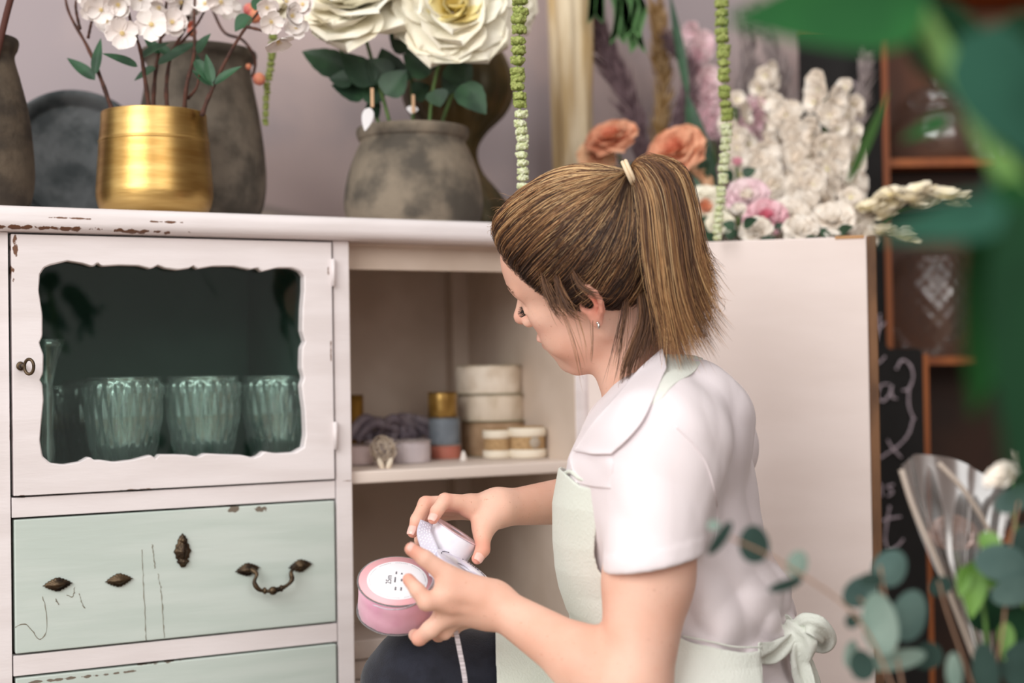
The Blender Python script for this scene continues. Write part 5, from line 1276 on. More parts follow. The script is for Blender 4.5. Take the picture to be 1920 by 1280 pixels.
blossom_branch([[(345, 215, DG), (350, 160, DG - .01), (364, 100, DG), (364, 40, DG + .01), (366, -30, DG + .02)], [(352, 185, DG), (368, 165, DG - .01), (374, 140, DG - .01)]],
               [(356, 16, DG + .04, 24), (378, -10, DG + .03, 24)], [(366, 112, 400, 160, DG - .01, 12), (370, 100, 394, 62, DG, 12), (372, 130, 362, 95, DG, 9)], 'thin dark cherry stem with green shoots, second from the right in the gold pot', 5)
blossom_branch([[(378, 218, DG - .02), (392, 180, DG - .02), (420, 120, DG - .01), (455, 60, DG - .01), (492, 12, DG), (520, -40, DG)], [(462, 50, DG - .01), (505, 60, DG - .02), (520, 62, DG - .03)]],
               [(521, 76, DG - .06, 32), (546, 30, DG - .05, 28), (508, 40, DG - .05, 26), (535, 4, DG - .05, 27), (568, 8, DG - .04, 25), (555, 52, DG - .03, 26), (500, 14, DG - .03, 24)],
               [(402, 158, 452, 122, DG - .02, 11), (398, 156, 386, 100, DG - .02, 10), (396, 160, 360, 130, DG - .01, 9), (470, 30, 440, 58, DG, 18), (478, 20, 500, -20, DG, 14)], 'rightmost cherry blossom branch, arching right to a dense white cluster', 6)
# pink berries and a thin green tassel behind
g7 = np.random.default_rng(70)
q = [P(492, 20, 1.98), P(475, 90, 1.98), P(474, 130, 1.98), P(468, 150, 1.98)]; e_ = empty('berry_twig', P(440, 60, 1.98), 'dark twig with small pink berries hanging right of the tall stone vase', 'twig')
MB().tube(spline([P(395, 10, 1.98), P(420, 60, 1.98), P(455, 75, 1.98), P(478, 110, 1.98), P(474, 145, 1.98)], 24), .0022, 6).build('stem', M_bark, e_, world=True)
for x, y, r in ((486, 148, 12), (478, 30, 14), (468, 18, 12), (352, 40, 12), (466, 125, 6), (360, 60, 9)):
    b_ = MB(); b_.ball(P(x, y, 1.975), r * 1.97 / FPX, 14, 10, noise=.05); b_.build('berry', mat('pink_berry', (214, 108, 108), (228, 150, 110), rough=.5, scale=60) if 'pink_berry' not in bpy.data.materials else bpy.data.materials['pink_berry'], e_, world=True)
M_am = mat('amaranth_green', (176, 186, 112), (144, 158, 82), rough=.9, scale=180, bump=1.2, bscale=500)
M_amw = mat('amaranth_cream', (232, 236, 206), (206, 214, 160), rough=.9, scale=180, bump=1.2, bscale=500)
def amaranth(pts, r0, r1, label, seed, white_from=.74, step=1.55, D0=None):
    q = spline([P(*t) for t in pts], 200); L = np.r_[0, np.cumsum(np.linalg.norm(np.diff(q, axis=0), axis=1))]; e_ = empty('hanging_amaranth', q[0], label, 'flower strand', 'hanging amaranth strands')
    MB().tube(q[::8], .0009, 6).build('stem', mat('thin_green_stem', (120, 140, 70), rough=.7), e_, world=True); g = np.random.default_rng(seed); s = 0
    while s < L[-1]:
        t = s / L[-1]; i = min(199, int(np.searchsorted(L, s))); r = (r0 * (1 - t) + r1 * t) * q[i][1] / FPX
        mb = MB(); c = q[i] + g.normal(0, r * .12, 3)
        mb.ball(c, (r, r, r * .66), 14, 9, noise=.03, rng=g)
        for k in range(30):
            a = g.uniform(0, 2 * PI); z = g.uniform(-.42, .42); mb.ball(c + np.array([math.cos(a) * r * .82, math.sin(a) * r * .82, z * r]), r * g.uniform(.22, .34), 6, 4)
        mb.build('flower_cluster', M_amw if t > white_from else M_am, e_, world=True); s += r * 1.34
amaranth([(975, -230, 1.74), (976, -30, 1.74), (974, 60, 1.74), (970, 130, 1.74), (977, 220, 1.74), (980, 290, 1.74), (978, 352, 1.74)], 17, 10.5, 'hanging amaranth strand of green and cream beads left of the pale pole', 41)
amaranth([(1350, -200, 1.95), (1352, -30, 1.95), (1354, 60, 1.95), (1358, 150, 1.95), (1362, 220, 1.95), (1358, 300, 1.95), (1352, 370, 1.95), (1343, 450, 1.95)], 15, 8, 'hanging amaranth strand of green beads in front of the white stocks', 42, white_from=.66)
amaranth([(512, 60, 2.0), (508, 120, 2.0), (500, 170, 2.0), (498, 232, 2.0)], 8, 5, 'short thin green amaranth tassel hanging beside the tall stone vase', 43, white_from=2)
# ------------------------------------------------------------------ ivory roses
M_rose = [mat('ivory_petal', (250, 246, 230), (244, 236, 214), rough=.65, scale=14), mat('cream_yellow_petal', (244, 232, 176), (236, 216, 140), rough=.65, scale=14)]
def rose_stem(x, y, D, r, path, leaves, label, seed, n_layers=7, mats=None, axis=None, group='ivory roses in the clay pot', openn=1.0, stemmat=None):
    p_ = P(x, y, D); e_ = empty('rose_stem', P(*path[0]), label, 'rose', group)
    MB().tube(spline([P(*t) for t in path], 24), .0026, 8).build('stem', stemmat or mat_green, e_, world=True)
    put(rose_mesh(r * D / FPX, seed, n_layers, openn), 'bloom', mats or M_rose, e_, p_, axis if axis is not None else tocam(p_) * .8 + CU * .5, seed * .7)
    g = np.random.default_rng(seed)
    for (x0, y0, x1, y1, DD, w_) in leaves: leaf(e_, P(x0, y0, DD), P(x1, y1, DD + g.normal(0, .012)), w_ * 1.12 * DD / FPX, M_leaf2, fold=.18, droop=.06, shape=.85, tilt=(0, -.9 + g.normal(0, .2), .3), teeth=.03)
    return e_
mat_green = mat('rose_stem_green', (98, 128, 66), (76, 104, 54), rough=.6, scale=40)
DR = 2.03
rose_stem(850, 22, DR - .05, 112, [(800, 300, DR), (808, 200, DR), (818, 140, DR), (842, 60, DR - .02)], [(818, 130, 790, 78, DR, 22), (815, 168, 826, 230 - 30, DR - .03, 20), (838, 122, 872, 150, DR, 22), (862, 160, 912, 212, DR - .04, 27), (806, 140, 756, 100, DR - .01, 24)],
          'largest ivory rose, fully open, above the right of the clay pot', 51, axis=tocam(P(850, 22, DR)) * .85 + CU * .38 + CR * .05)
rose_stem(664, 16, DR - .04, 116, [(745, 300, DR), (728, 220, DR), (708, 150, DR), (676, 40, DR)], [(728, 150, 690, 110, DR - .01, 26), (722, 178, 762, 130, DR - .03, 26), (700, 160, 640, 96, DR - .02, 26), (716, 190, 676, 150, DR, 22), (740, 160, 716, 90, DR + .02, 28)],
          'ivory rose with drooping petals above the left of the clay pot', 52, axis=tocam(P(660, 10, DR)) * .6 + CU * .75 - CR * .1)
rose_stem(566, -26, DR + .02, 88, [(735, 300, DR + .02), (706, 220, DR + .02), (672, 150, DR + .02), (590, 10, DR + .02)], [(650, 135, 566, 94, DR, 26), (665, 150, 616, 146, DR - .02, 18), (684, 180, 622, 158, DR, 20), (690, 190, 712, 220, DR, 17)],
          'ivory rose at the top edge, partly hidden by the cherry blossom cluster', 53, axis=tocam(P(566, 0, DR)) * .5 + CU * .5 - CR * .4)
rose_stem(760, -10, DR + .06, 86, [(778, 300, DR + .05), (774, 220, DR + .04), (770, 120, DR + .05), (762, 20, DR + .06)], [(770, 120, 800, 90, DR + .02, 26), (768, 150, 742, 122, DR + .02, 24), (775, 180, 806, 160, DR + .03, 22), (770, 90, 730, 60, DR + .05, 26)],
          'ivory rose at the top edge between the two open ones', 54, axis=CU)
rose_stem(930, -6, DR + .08, 84, [(812, 300, DR + .04), (832, 220, DR + .05), (868, 130, DR + .06), (920, 20, DR + .08)], [(850, 150, 884, 118, DR + .03, 24), (858, 170, 830, 140, DR + .03, 22), (884, 110, 905, 60, DR + .06, 22)],
          'ivory rose at the top edge behind the largest one, near the amaranth strand', 55, axis=tocam(P(930, 0, DR)) * .6 + CU * .4 + CR * .5)
# clip-on paper tags
for (x, y, x2, y2, D, lab) in ((698, 178, 684, 246, DR - .075, 'white paper tag clipped at the left rim of the clay pot'), (775, 190, 772, 214, DR - .02, 'white paper tag standing inside the clay pot')):
    a = P(x, y, D); b = P(x2, y2, D); e_ = empty('paper_tag', a, lab, 'tag', 'paper tags on the rose stems')
    tg = leaf_mb(a + (b - a) * .35, b, .0085, (0, -1, .1), fold=0, droop=0, shape=.9, n=17); o = tg.build('tag', mat('tag_paper', (232, 230, 232), rough=.7), e_, world=True); solid(o, .0008)
    MB().box(-.0022, .0022, -.004, .003, -.017, .009).build('clip', mat('peg_wood', (206, 168, 132), rough=.7), e_, smooth=False)
# ------------------------------------------------------------------ pale pole, plumes and the flowers behind the open door
bw = P(1078, 460, 2.42); g8 = np.random.default_rng(80)
def polefn(r, z, th): return r * (1 + .10 * np.sin(th * 5 + 1.5 * np.sin(z * 6)) + .05 * np.sin(th * 11 + z * 9) + .03 * np.sin(th * 3 + z * 20))
pl = MB(); pl.lathe([(0, 0)] + [(.034 + .003 * math.sin(z * 9), z) for z in np.linspace(0, 1.15, 40)] + [(0, 1.15)], 60, (0, 0, 0), None, polefn)
pl = pl.build('driftwood_pole', mat('bleached_wood', (232, 216, 186), (196, 168, 122), rough=.9, scale=9, stretch=(3, 3, .35), detail=6, lo=.4, hi=.62, bump=1.2, bscale=30))
pl.location = (bw[0], 2.42, .72); setp(pl, 'upright bleached driftwood pole behind her ponytail', 'pole')
bn = empty('bench', CO, 'plain wooden bench carrying the flower buckets behind the open door', 'bench', rz=YAW)
b_ = MB(); b_.box(.30, .665, .06, .30, .68, .7195); b_.build('bench_top', M_st, bn, smooth=False)
for x in (.33, .635):
    for y in (.09, .27): b_ = MB(); b_.box(x - .02, x + .02, y - .02, y + .02, 0, .68); b_.build('leg', M_st, bn, smooth=False)
M_zinc = mat('zinc_bucket', (150, 152, 150), (120, 122, 122), rough=.4, metal=.7, scale=12)
def bucket(x, y, z, r, h, label, name='bucket'):
    m_ = MB(); m_.lathe([(0, .001), (r * .78, 0), (r, h), (r * 1.04, h), (r * 1.02, h + .004), (r * .97, h), (r * .76, .006), (0, .006)], 40); o = m_.build(name, M_zinc); o.location = (x, y, z); return setp(o, label, 'bucket')
BK = [P(1180, 560, 2.44), P(1330, 560, 2.42), P(1480, 560, 2.44), P(1540, 560, 2.36)]
for i, b_ in enumerate(BK): bucket(b_[0], b_[1] + .0, .7197, .058, .19, ['zinc bucket at the left end of the bench behind the open door', 'zinc bucket under the peach roses behind the open door', 'zinc bucket under the white stocks behind the open door', 'zinc bucket at the right end of the bench behind the open door'][i])
def plume(pts, spread, m, label, seed, n=260, name='dried_plume', hang=.7, grp='dried plumes behind the flowers'):
    q = spline([P(*t) for t in pts], 60); e_ = empty(name, q[0], label, 'dried grass', grp); MB().tube(q[::3], .0022, 6).build('stem', m, e_, world=True)
    g = np.random.default_rng(seed); mb = MB()
    for i in range(n * 2):
        t = g.uniform(.18, 1); j = int(t * 59); T = q[min(59, j + 1)] - q[max(0, j - 1)]; T /= np.linalg.norm(T); d = g.normal(0, 1, 3); d -= T * (d @ T); d /= np.linalg.norm(d)
        s = spread * (1.1 - .7 * abs(t - .55)) * g.uniform(.5, 1.1); a = q[j]
        mb.tube([a, a + T * s * .6 + d * s * .25, a + T * s * 1.2 + d * s * .42 - np.array([0, 0, 1]) * s * .3 * hang], [.0009, .0018, .0003], 4, cap=False)
    o = mb.build('feather', m, e_, world=True); return e_
M_pl = mat('mauve_plume', (146, 122, 128), (104, 82, 88), rough=.8, scale=60); M_pg = mat('gold_plume', (196, 164, 120), (158, 122, 72), rough=.5, scale=60, metal=.2); M_pgrey = mat('grey_plume', (186, 172, 170), (150, 138, 138), rough=.8, scale=60)
plume([(1205, 470, 2.44), (1212, 330, 2.44), (1180, 200, 2.44), (1135, 90, 2.44), (1105, -20, 2.44)], .062, M_pl, 'dusky mauve plume leaning left beside the pale pole', 61)
plume([(1205, 470, 2.46), (1222, 330, 2.46), (1240, 200, 2.48), (1238, 90, 2.5), (1232, 20, 2.5)], .05, M_pg, 'sparkling gold plume between the mauve ones', 62, n=230)
plume([(1215, 470, 2.42), (1240, 360, 2.42), (1270, 250, 2.44), (1290, 150, 2.46), (1262, 80, 2.46)], .048, M_pl, 'dusky mauve plume behind the peach roses', 63, n=200)
plume([(1440, 470, 2.52), (1440, 330, 2.52), (1468, 200, 2.52), (1452, 100, 2.52), (1426, 40, 2.52)], .055, M_pgrey, 'pale grey plume left of the white stocks', 64, n=200)
plume([(1320, 470, 2.54), (1345, 330, 2.54), (1395, 160, 2.54), (1400, 60, 2.54)], .055, M_pgrey, 'pale grey plume behind the hanging amaranth', 65, n=220)
plume([(1560, 470, 2.62), (1580, 330, 2.62), (1612, 200, 2.62), (1624, 110, 2.62)], .045, M_pgrey, 'pale grey plume in front of the black board', 66, n=120)
# fern tips hanging in at the top
e_ = empty('fern', P(1150, -60, 2.35), 'green fern fronds hanging in at the top edge beside the pale pole', 'fern')
for pts in ([(1140, -60, 2.35), (1165, 0, 2.35), (1158, 62, 2.35)], [(1160, -60, 2.35), (1180, 10, 2.35), (1196, 78, 2.35)], [(1120, -60, 2.35), (1118, -10, 2.35), (1116, 22, 2.35)], [(1150, -60, 2.33), (1196, -10, 2.33), (1186, 50, 2.33)]):
    q = spline([P(*t) for t in pts], 26); mb = MB().tube(q, .001, 5)
    for i in range(2, 26):
        for s_ in (-1, 1): L_ = leaf_mb(q[i], q[i] + np.array([s_ * .014, 0, -.020 + .0]), .003, (0, -1, 0), 0, 0, n=6); mb.add(L_.V[0], L_.F)
    mb.build('frond', mat('fern_green', (84, 132, 72), (66, 112, 58), rough=.6) if 'fern_green' not in bpy.data.materials else bpy.data.materials['fern_green'], e_, world=True)
# peach roses
M_peach = [mat('peach_petal', (238, 176, 142), (230, 158, 124), rough=.7, scale=14), mat('salmon_petal', (236, 150, 118), rough=.7)]
rose_stem(1148, 262, 2.30, 50, [(1210, 470, 2.40), (1190, 380, 2.36), (1160, 290, 2.32)], [(1180, 330, 1210, 300, 2.33, 14)], 'peach rose left of the mauve plume, right beside the pale pole', 71, 6, M_peach, tocam(P(1148, 262, 2.3)) * .5 + CU * .7 - CR * .2, 'peach roses above her head')
rose_stem(1270, 285, 2.28, 56, [(1320, 470, 2.40), (1300, 380, 2.34), (1275, 300, 2.30)], [(1300, 350, 1330, 300, 2.3, 16), (1308, 372, 1290, 318, 2.26, 14)], 'peach rose above her ponytail with a green leaf beside it', 72, 6, M_peach, tocam(P(1270, 285, 2.28)) * .6 + CU * .5 - CR * .3, 'peach roses above her head')
rose_stem(1118, 296, 2.32, 36, [(1200, 470, 2.40), (1170, 380, 2.36), (1125, 310, 2.34)], [], 'small pale peach rose low behind her hair tie', 73, 5, [mat('pale_peach', (246, 200, 160), rough=.7), M_peach[0]], tocam(P(1118, 296, 2.32)) + CU * .3, 'peach roses above her head')
rose_stem(1296, 350, 2.30, 40, [(1340, 470, 2.40), (1325, 420, 2.36), (1300, 365, 2.32)], [], 'pale peach rose just right of her ponytail', 74, 5, [bpy.data.materials['pale_peach'], M_peach[0]], tocam(P(1296, 350, 2.3)) + CR * .2, 'peach roses above her head')
rose_stem(1322, 392, 2.24, 44, [(1340, 470, 2.40), (1335, 430, 2.3)], [(1340, 430, 1300, 408, 2.22, 14)], 'cream rose right of her ponytail, above the open door', 75, 6, [M_rose[0], M_peach[0]], tocam(P(1322, 392, 2.24)) + CU * .3, 'cream roses over the open door')
# tall dark blade leaves
e_ = empty('blade_leaves', P(1330, 460, 2.38), 'dark green blade shaped leaves rising beside the hanging amaranth', 'leaves')
leaf(e_, P(1336, 400, 2.38), P(1288, 170, 2.38), 24 * 2.38 / FPX, M_leaf, tilt=(0, -1, 0)); leaf(e_, P(1340, 420, 2.36), P(1312, 230, 2.36), 16 * 2.36 / FPX, M_leaf, tilt=(.4, -1, 0)); leaf(e_, P(1290, 180, 2.40), P(1256, -20, 2.4), 9 * 2.4 / FPX, M_leaf, tilt=(0, -1, 0))
# white flower spikes
M_stock = [mat('white_stock', (252, 244, 234), (242, 230, 216), rough=.8, scale=30), mat('stock_heart', (226, 218, 160), rough=.8)]
M_blush = [mat('blush_petal', (248, 226, 228), (240, 206, 214), rough=.8, scale=24), mat('blush_heart', (234, 190, 200), rough=.8)]
def spike(path, label, seed, n=20, r=22, spread=26, mats=None, t0=.25, grp='white stock stems behind the open door', name='stock_stem'):
    q = spline([P(*t) for t in path], 60); e_ = empty(name, q[0], label, 'flower', grp); MB().tube(q[::4], .003, 8).build('stem', mat_green, e_, world=True); g = np.random.default_rng(seed)
    n = int(n * 1.5); r = r * 1.22
    for i in range(n):
        t = t0 + (1 - t0) * i / (n - 1); c = q[int(t * 59)]; D = c[1]; a = g.uniform(0, 2 * PI); k = spread * 1.2 * (1.05 - .6 * t) * D / FPX
        off = np.array([math.cos(a) * k, -abs(math.sin(a)) * k * .7, g.normal(0, .004)]); ax = off / (np.linalg.norm(off) + 1e-9) * .8 + tocam(c) * .5 + CU * .2
        put(blossom_mesh(r * (1.1 - .4 * t) * D / FPX, int(g.integers(1e6)), n=6, double=True), 'blossom', mats or M_stock, e_, c + off, ax)
    return e_
spike([(1500, 480, 2.34), (1500, 380, 2.34), (1492, 280, 2.36), (1470, 200, 2.38)], 'white stock stem with blooms from the door top up to the grey plume', 81, 20, 27, 34)
spike([(1540, 480, 2.32), (1545, 380, 2.32), (1548, 270, 2.34), (1546, 150, 2.36)], 'tallest white stock stem, in front of the black board', 82, 24, 27, 36)
spike([(1580, 480, 2.36), (1590, 400, 2.36), (1585, 300, 2.38), (1592, 170, 2.40)], 'white stock stem furthest right, its top blooms spread over the black board', 83, 18, 24, 26, t0=.3)
spike([(1450, 480, 2.30), (1450, 400, 2.30), (1440, 330, 2.32), (1420, 270, 2.34)], 'short white stock stem left of the others, behind the peonies', 84, 16, 26, 34)
spike([(1520, 480, 2.22), (1522, 440, 2.22), (1518, 380, 2.24), (1512, 320, 2.26)], 'short white stock stem low in front, over the door top', 85, 15, 27, 34)
spike([(1600, 480, 2.20), (1602, 450, 2.20), (1596, 410, 2.22), (1590, 370, 2.24)], 'short white stock stem at the right corner of the door top', 86, 13, 26, 30)
spike([(1400, 480, 2.40), (1398, 380, 2.40), (1384, 270, 2.42), (1376, 190, 2.44)], 'loose white stock stem just right of the hanging amaranth', 87, 14, 22, 26)
spike([(1330, 470, 2.50), (1345, 330, 2.50), (1325, 200, 2.50), (1308, 60, 2.50)], 'blush white gladiolus spike left of the hanging amaranth', 88, 13, 28, 20, M_blush, t0=.58, grp='gladiolus spikes behind the open door', name='gladiolus_stem')
spike([(1455, 480, 2.48), (1450, 350, 2.48), (1440, 220, 2.48), (1432, 130, 2.48)], 'white gladiolus spike below the big green leaf', 89, 10, 24, 20, t0=.5, grp='gladiolus spikes behind the open door', name='gladiolus_stem')
spike([(1345, 480, 2.46), (1370, 350, 2.46), (1400, 250, 2.46), (1424, 190, 2.48)], 'blush gladiolus spike crossing behind the white stocks', 90, 12, 21, 18, M_blush, t0=.4, grp='gladiolus spikes behind the open door', name='gladiolus_stem')
# peonies along the door top
M_pink2 = [mat('rose_pink_petal', (238, 176, 190), (246, 206, 212), rough=.7, scale=16), mat('deep_pink', (226, 130, 150), rough=.7)]
M_wp = [M_stock[0], M_stock[0]]
for i, (x, y, D, r, mm, lb_, op) in enumerate(((1402, 374, 2.20, 42, [M_blush[0], M_stock[0]], 'blush white peony lying above the open door, left of the pink one', .9), (1436, 412, 2.16, 42, M_pink2, 'pink peony resting on the open door top', .9), (1384, 402, 2.12, 22, M_wp, 'round white peony bud right of the hanging amaranth', .25),
                                    (1478, 406, 2.18, 40, M_wp, 'white peony right of the pink one on the door top', .95), (1382, 308, 2.28, 14, M_pink2, 'small pink bud beside the hanging amaranth', .3), (1562, 416, 2.14, 42, M_wp, 'white peony on the door top under the stocks', .95), (1418, 436, 2.12, 32, M_wp, 'white peony low on the door top below the blush one', .9), (1500, 436, 2.12, 34, M_wp, 'white peony low on the middle of the door top', .9), (1350, 424, 2.16, 28, [M_rose[0], M_rose[0]], 'small cream peony at the foot of the hanging amaranth', .8))):
    rose_stem(x, y, D, r, [(x + 6, 500, D + .10), (x + 4, 470, D + .07), (x, y + 6, D + .01)], [(x + 10, y + 20, x + 36, y + 8, D - .02, 10), (x - 6, y + 24, x - 30, y + 16, D - .02, 10)], lb_, 120 + i, 6, mm, tocam(P(x, y, D)) * .7 + CU * .5, 'peonies along the door top', openn=op)
# alstroemeria at the right behind the door
M_als = [mat('ivory_lily', (250, 242, 226), (244, 232, 200), rough=.7, scale=30), mat('lily_yellow', (226, 204, 110), rough=.7)]
e_ = empty('lily_stem', P(1630, 470, 2.2), 'ivory lily like flowers reaching right from the door corner', 'flower')
MB().tube(spline([P(1620, 480, 2.2), P(1650, 430, 2.2), P(1690, 395, 2.2), P(1760, 385, 2.2)], 24), .003, 8).build('stem', mat_green, e_, world=True)
for x, y, r in ((1700, 378, 40), (1768, 376, 38), (1668, 400, 34), (1632, 392, 26), (1735, 392, 28), (1720, 364, 30), (1790, 392, 28), (1668, 372, 28), (1650, 405, 30), (1690, 450, 34), (1655, 440, 26), (1805, 378, 22)):
    p_ = P(x, y, 2.18); put(blossom_mesh(r * 1.15 * 2.18 / FPX, x, n=6, notch=0, double=True), 'blossom', M_als, e_, p_, CU * .9 + tocam(p_) * .35 + CR * random.uniform(-.5, .3))
# ------------------------------------------------------------------ behind the door on the right: boards, shelving, jars
M_board = mat('blackboard', (30, 28, 28), (24, 22, 22), rough=.8, scale=12)
M_orange = mat('oiled_pine', (176, 100, 48), (140, 74, 34), rough=.5, scale=12, stretch=(1, 1, .15))
M_brown = mat('brown_shelf_wood', (118, 68, 40), (84, 46, 26), rough=.5, scale=8, stretch=(1, 1, .2))
M_chalk = mat('chalk', (206, 190, 200), rough=.95)
def quad_slab(name, x0, x1, y0, y1, D, th, m, label=None, cat=None, group=None, parent=None):
    a = P(x0, y1, D); b = P(x1, y0, D); mb = MB(); c = np.array([(a[0] + b[0]) / 2, D, a[2]])
    mb.box(a[0] - c[0], b[0] - c[0], 0, th, 0, b[2] - a[2]); o = mb.build(name, m, parent, smooth=False)
    if parent is None: o.location = c
    else: o.location = Vector(c) - Vector(world_of(parent).translation)
    return setp(o, label, cat, group) if label else o
ub = empty('chalkboard', (P(1575, 700, 2.66)[0], 2.66, 0), 'tall black chalkboard standing behind the white stocks', 'chalkboard')
a = P(1500, 60, 2.66); b = P(1650, 60, 2.66); w0 = a[0] - ub.location.x; w1 = b[0] - ub.location.x
mb = MB(); mb.box(w0, w1, 0, .02, .0, a[2]); mb.build('board', M_board, ub, smooth=False)
mb = MB(); mb.box(w1, w1 + .012, -.004, .024, 0, a[2] + .01); mb.box(w0, w1, -.004, .024, a[2], a[2] + .012); mb.build('frame', M_orange, ub, smooth=False)
def chalk(strokes, D, parent, r=.0019, name='chalk_writing'):
    for st_ in strokes:
        q = spline([P(x, y, D) for x, y in st_], 40); q[:, 1] = D
        MB().tube(q, np.abs(np.random.default_rng(len(st_)).normal(r, r * .2, 40)), 6).build(name, M_chalk, parent, world=True)
chalk([[(1585, 250), (1600, 235), (1620, 218)], [(1590, 150), (1605, 160), (1612, 185), (1600, 200)], [(1572, 340), (1590, 330), (1604, 350), (1598, 380), (1615, 392)]], 2.657, ub)
chalk([[(1648, 590), (1645, 625), (1641, 660), (1648, 682), (1660, 670)], [(1636, 622), (1648, 612), (1658, 606)], [(1636, 560), (1643, 572)]], 2.50, ub) if False else None
lb2 = empty('chalkboard', (P(1650, 900, 2.56)[0], 2.56, 0), 'lower black chalkboard with looping white chalk writing right of the open door', 'chalkboard')
a = P(1575, 655, 2.56); b = P(1730, 655, 2.56); w0 = a[0] - lb2.location.x; w1 = b[0] - lb2.location.x
mb = MB()
pts = [(w0, 0), (w1, 0)] + [(w1 - .012 + .012 * math.cos(t), a[2] - .012 + .012 * math.sin(t)) for t in np.linspace(0, PI / 2, 6)]
xs = P(1656, 650, 2.56)[0] - lb2.location.x; zt = P(1600, 450, 2.56)[2]
pts += [(xs + .012, a[2]), (xs, a[2] + .012), (xs, zt), (w0, zt)]
n_ = len(pts); mb.add([(x, 0, z) for x, z in pts] + [(x, .018, z) for x, z in pts], [tuple(range(n_)), tuple(range(2 * n_ - 1, n_ - 1, -1))] + [(i, i + n_, (i + 1) % n_ + n_, (i + 1) % n_) for i in range(n_)])
mb.build('board', M_board, lb2, smooth=False)
mb = MB(); mb.box(w1, w1 + .009, -.002, .022, 0, a[2] - .010); mb.build('frame', M_orange, lb2, smooth=False)
chalk([[(1650, 588), (1646, 625), (1640, 655), (1646, 680), (1660, 668)], [(1634, 628), (1648, 616), (1660, 604)], [(1640, 738), (1633, 760)], [(1668, 720), (1652, 722), (1645, 742), (1656, 752), (1668, 738), (1672, 722), (1672, 742), (1682, 748)],
       [(1680, 692), (1692, 675), (1706, 684), (1712, 706), (1704, 728), (1692, 732)], [(1704, 728), (1704, 760), (1712, 782), (1716, 786)], [(1712, 784), (1704, 812), (1686, 834), (1660, 852), (1638, 866)], [(1664, 824), (1672, 838), (1690, 858)],
       [(1634, 912), (1640, 930), (1644, 912), (1652, 908), (1654, 930)], [(1676, 908), (1664, 912), (1674, 922), (1664, 930)], [(1668, 948), (1662, 985), (1660, 1015), (1668, 1030), (1684, 1022), (1694, 1010)], [(1648, 978), (1666, 972), (1690, 968)], [(1640, 1010), (1634, 1016)]], 2.557, lb2)
sh = empty('shelf_unit', (P(1800, 700, 2.70)[0], 2.70, 0), 'dark brown wooden shelf unit holding glass jars at the right', 'shelving'); sx0 = P(1652, 500, 2.70)[0] - sh.location.x; sx1 = sx0 + .62; top_z = P(1700, -60, 2.70)[2]
SZT = P(1750, 668, 2.70)[2]
mb = MB(); mb.box(sx0, sx0 + .014, 0, .17, 0, top_z); mb.build('upright', M_orange, sh, smooth=False)
mb = MB(); mb.box(sx1, sx1 + .02, 0, .17, 0, top_z); mb.build('upright', M_orange, sh, smooth=False)
mb = MB(); mb.box(sx0 + .014, sx1, .155, .167, SZT, top_z); mb.build('back_panel', M_brown, sh, smooth=False)
mb = MB(); mb.box(sx0 + .014, sx1, .155, .167, 0, SZT - .001); mb.build('back_panel', mat('shaded_brown_panel', (62, 36, 22), (44, 26, 16), rough=.6, scale=8), sh, smooth=False)  # lower panel darkened: shade inside the shelves put into its colour
SZ = {}
for y_ in (-40, 296, 668, 1010): z = P(1750, y_, 2.70)[2]; SZ[y_] = z; mb = MB(); mb.box(sx0 + .014, sx1, 0, .155, z - .016, z); mb.build('shelf_board', M_orange, sh, smooth=False)
mb = MB(); mb.box(sx0 + .014, sx0 + .33, .06, .155, SZ[296] - .10, SZ[296] - .0165); mb.build('under_shelf_shade', mat('shelf_shade_brown', (46, 28, 18), rough=.7), sh, smooth=False)  # added dark block, colours in the shade below the upper board
def jar(px, shelf, D, prof, label, lid=None, facets=0):
    c = P(px, shelf, 2.70); o = MB(); fn = (lambda r, z, th: r * (1 + .035 * np.abs(np.sin(th * 9 + z * 90)) + .035 * np.abs(np.sin(th * 9 - z * 90)))) if facets else None
    o.lathe(prof, 120 if facets else 48, (0, 0, 0), None, fn); o = o.build('glass_jar', M_jar); o.location = (P(px, shelf, D)[0], D, SZ[shelf] + .0005); setp(o, label, 'jar', 'glass jars on the shelf unit'); return o
def sp2(pr): return spline([(a, b, 0) for a, b in pr], len(pr) * 6)[:, :2]
jar(1760, 296, 2.79, sp2([(0, .004), (.07, .002), (.096, .03), (.094, .07), (.07, .10), (.055, .112), (.062, .122), (.055, .14), (.03, .152), (.012, .156), (.016, .17), (0, .176)]), 'round clear glass jar with domed lid on the upper shelf')
jar(1752, 668, 2.79, sp2([(0, .002), (.05, .0), (.062, .012), (.080, .05), (.088, .10), (.084, .14), (.066, .17), (.06, .18), (.066, .186), (.05, .20), (0, .212)]), 'diamond cut glass jar sparkling on the lower shelf', facets=1)
jar(1880, 296, 2.78, sp2([(0, .002), (.05, .0), (.055, .02), (.055, .12), (.04, .15), (.045, .156), (.04, .17), (0, .176)]), 'tall narrow glass jar on the upper shelf beside the round one')
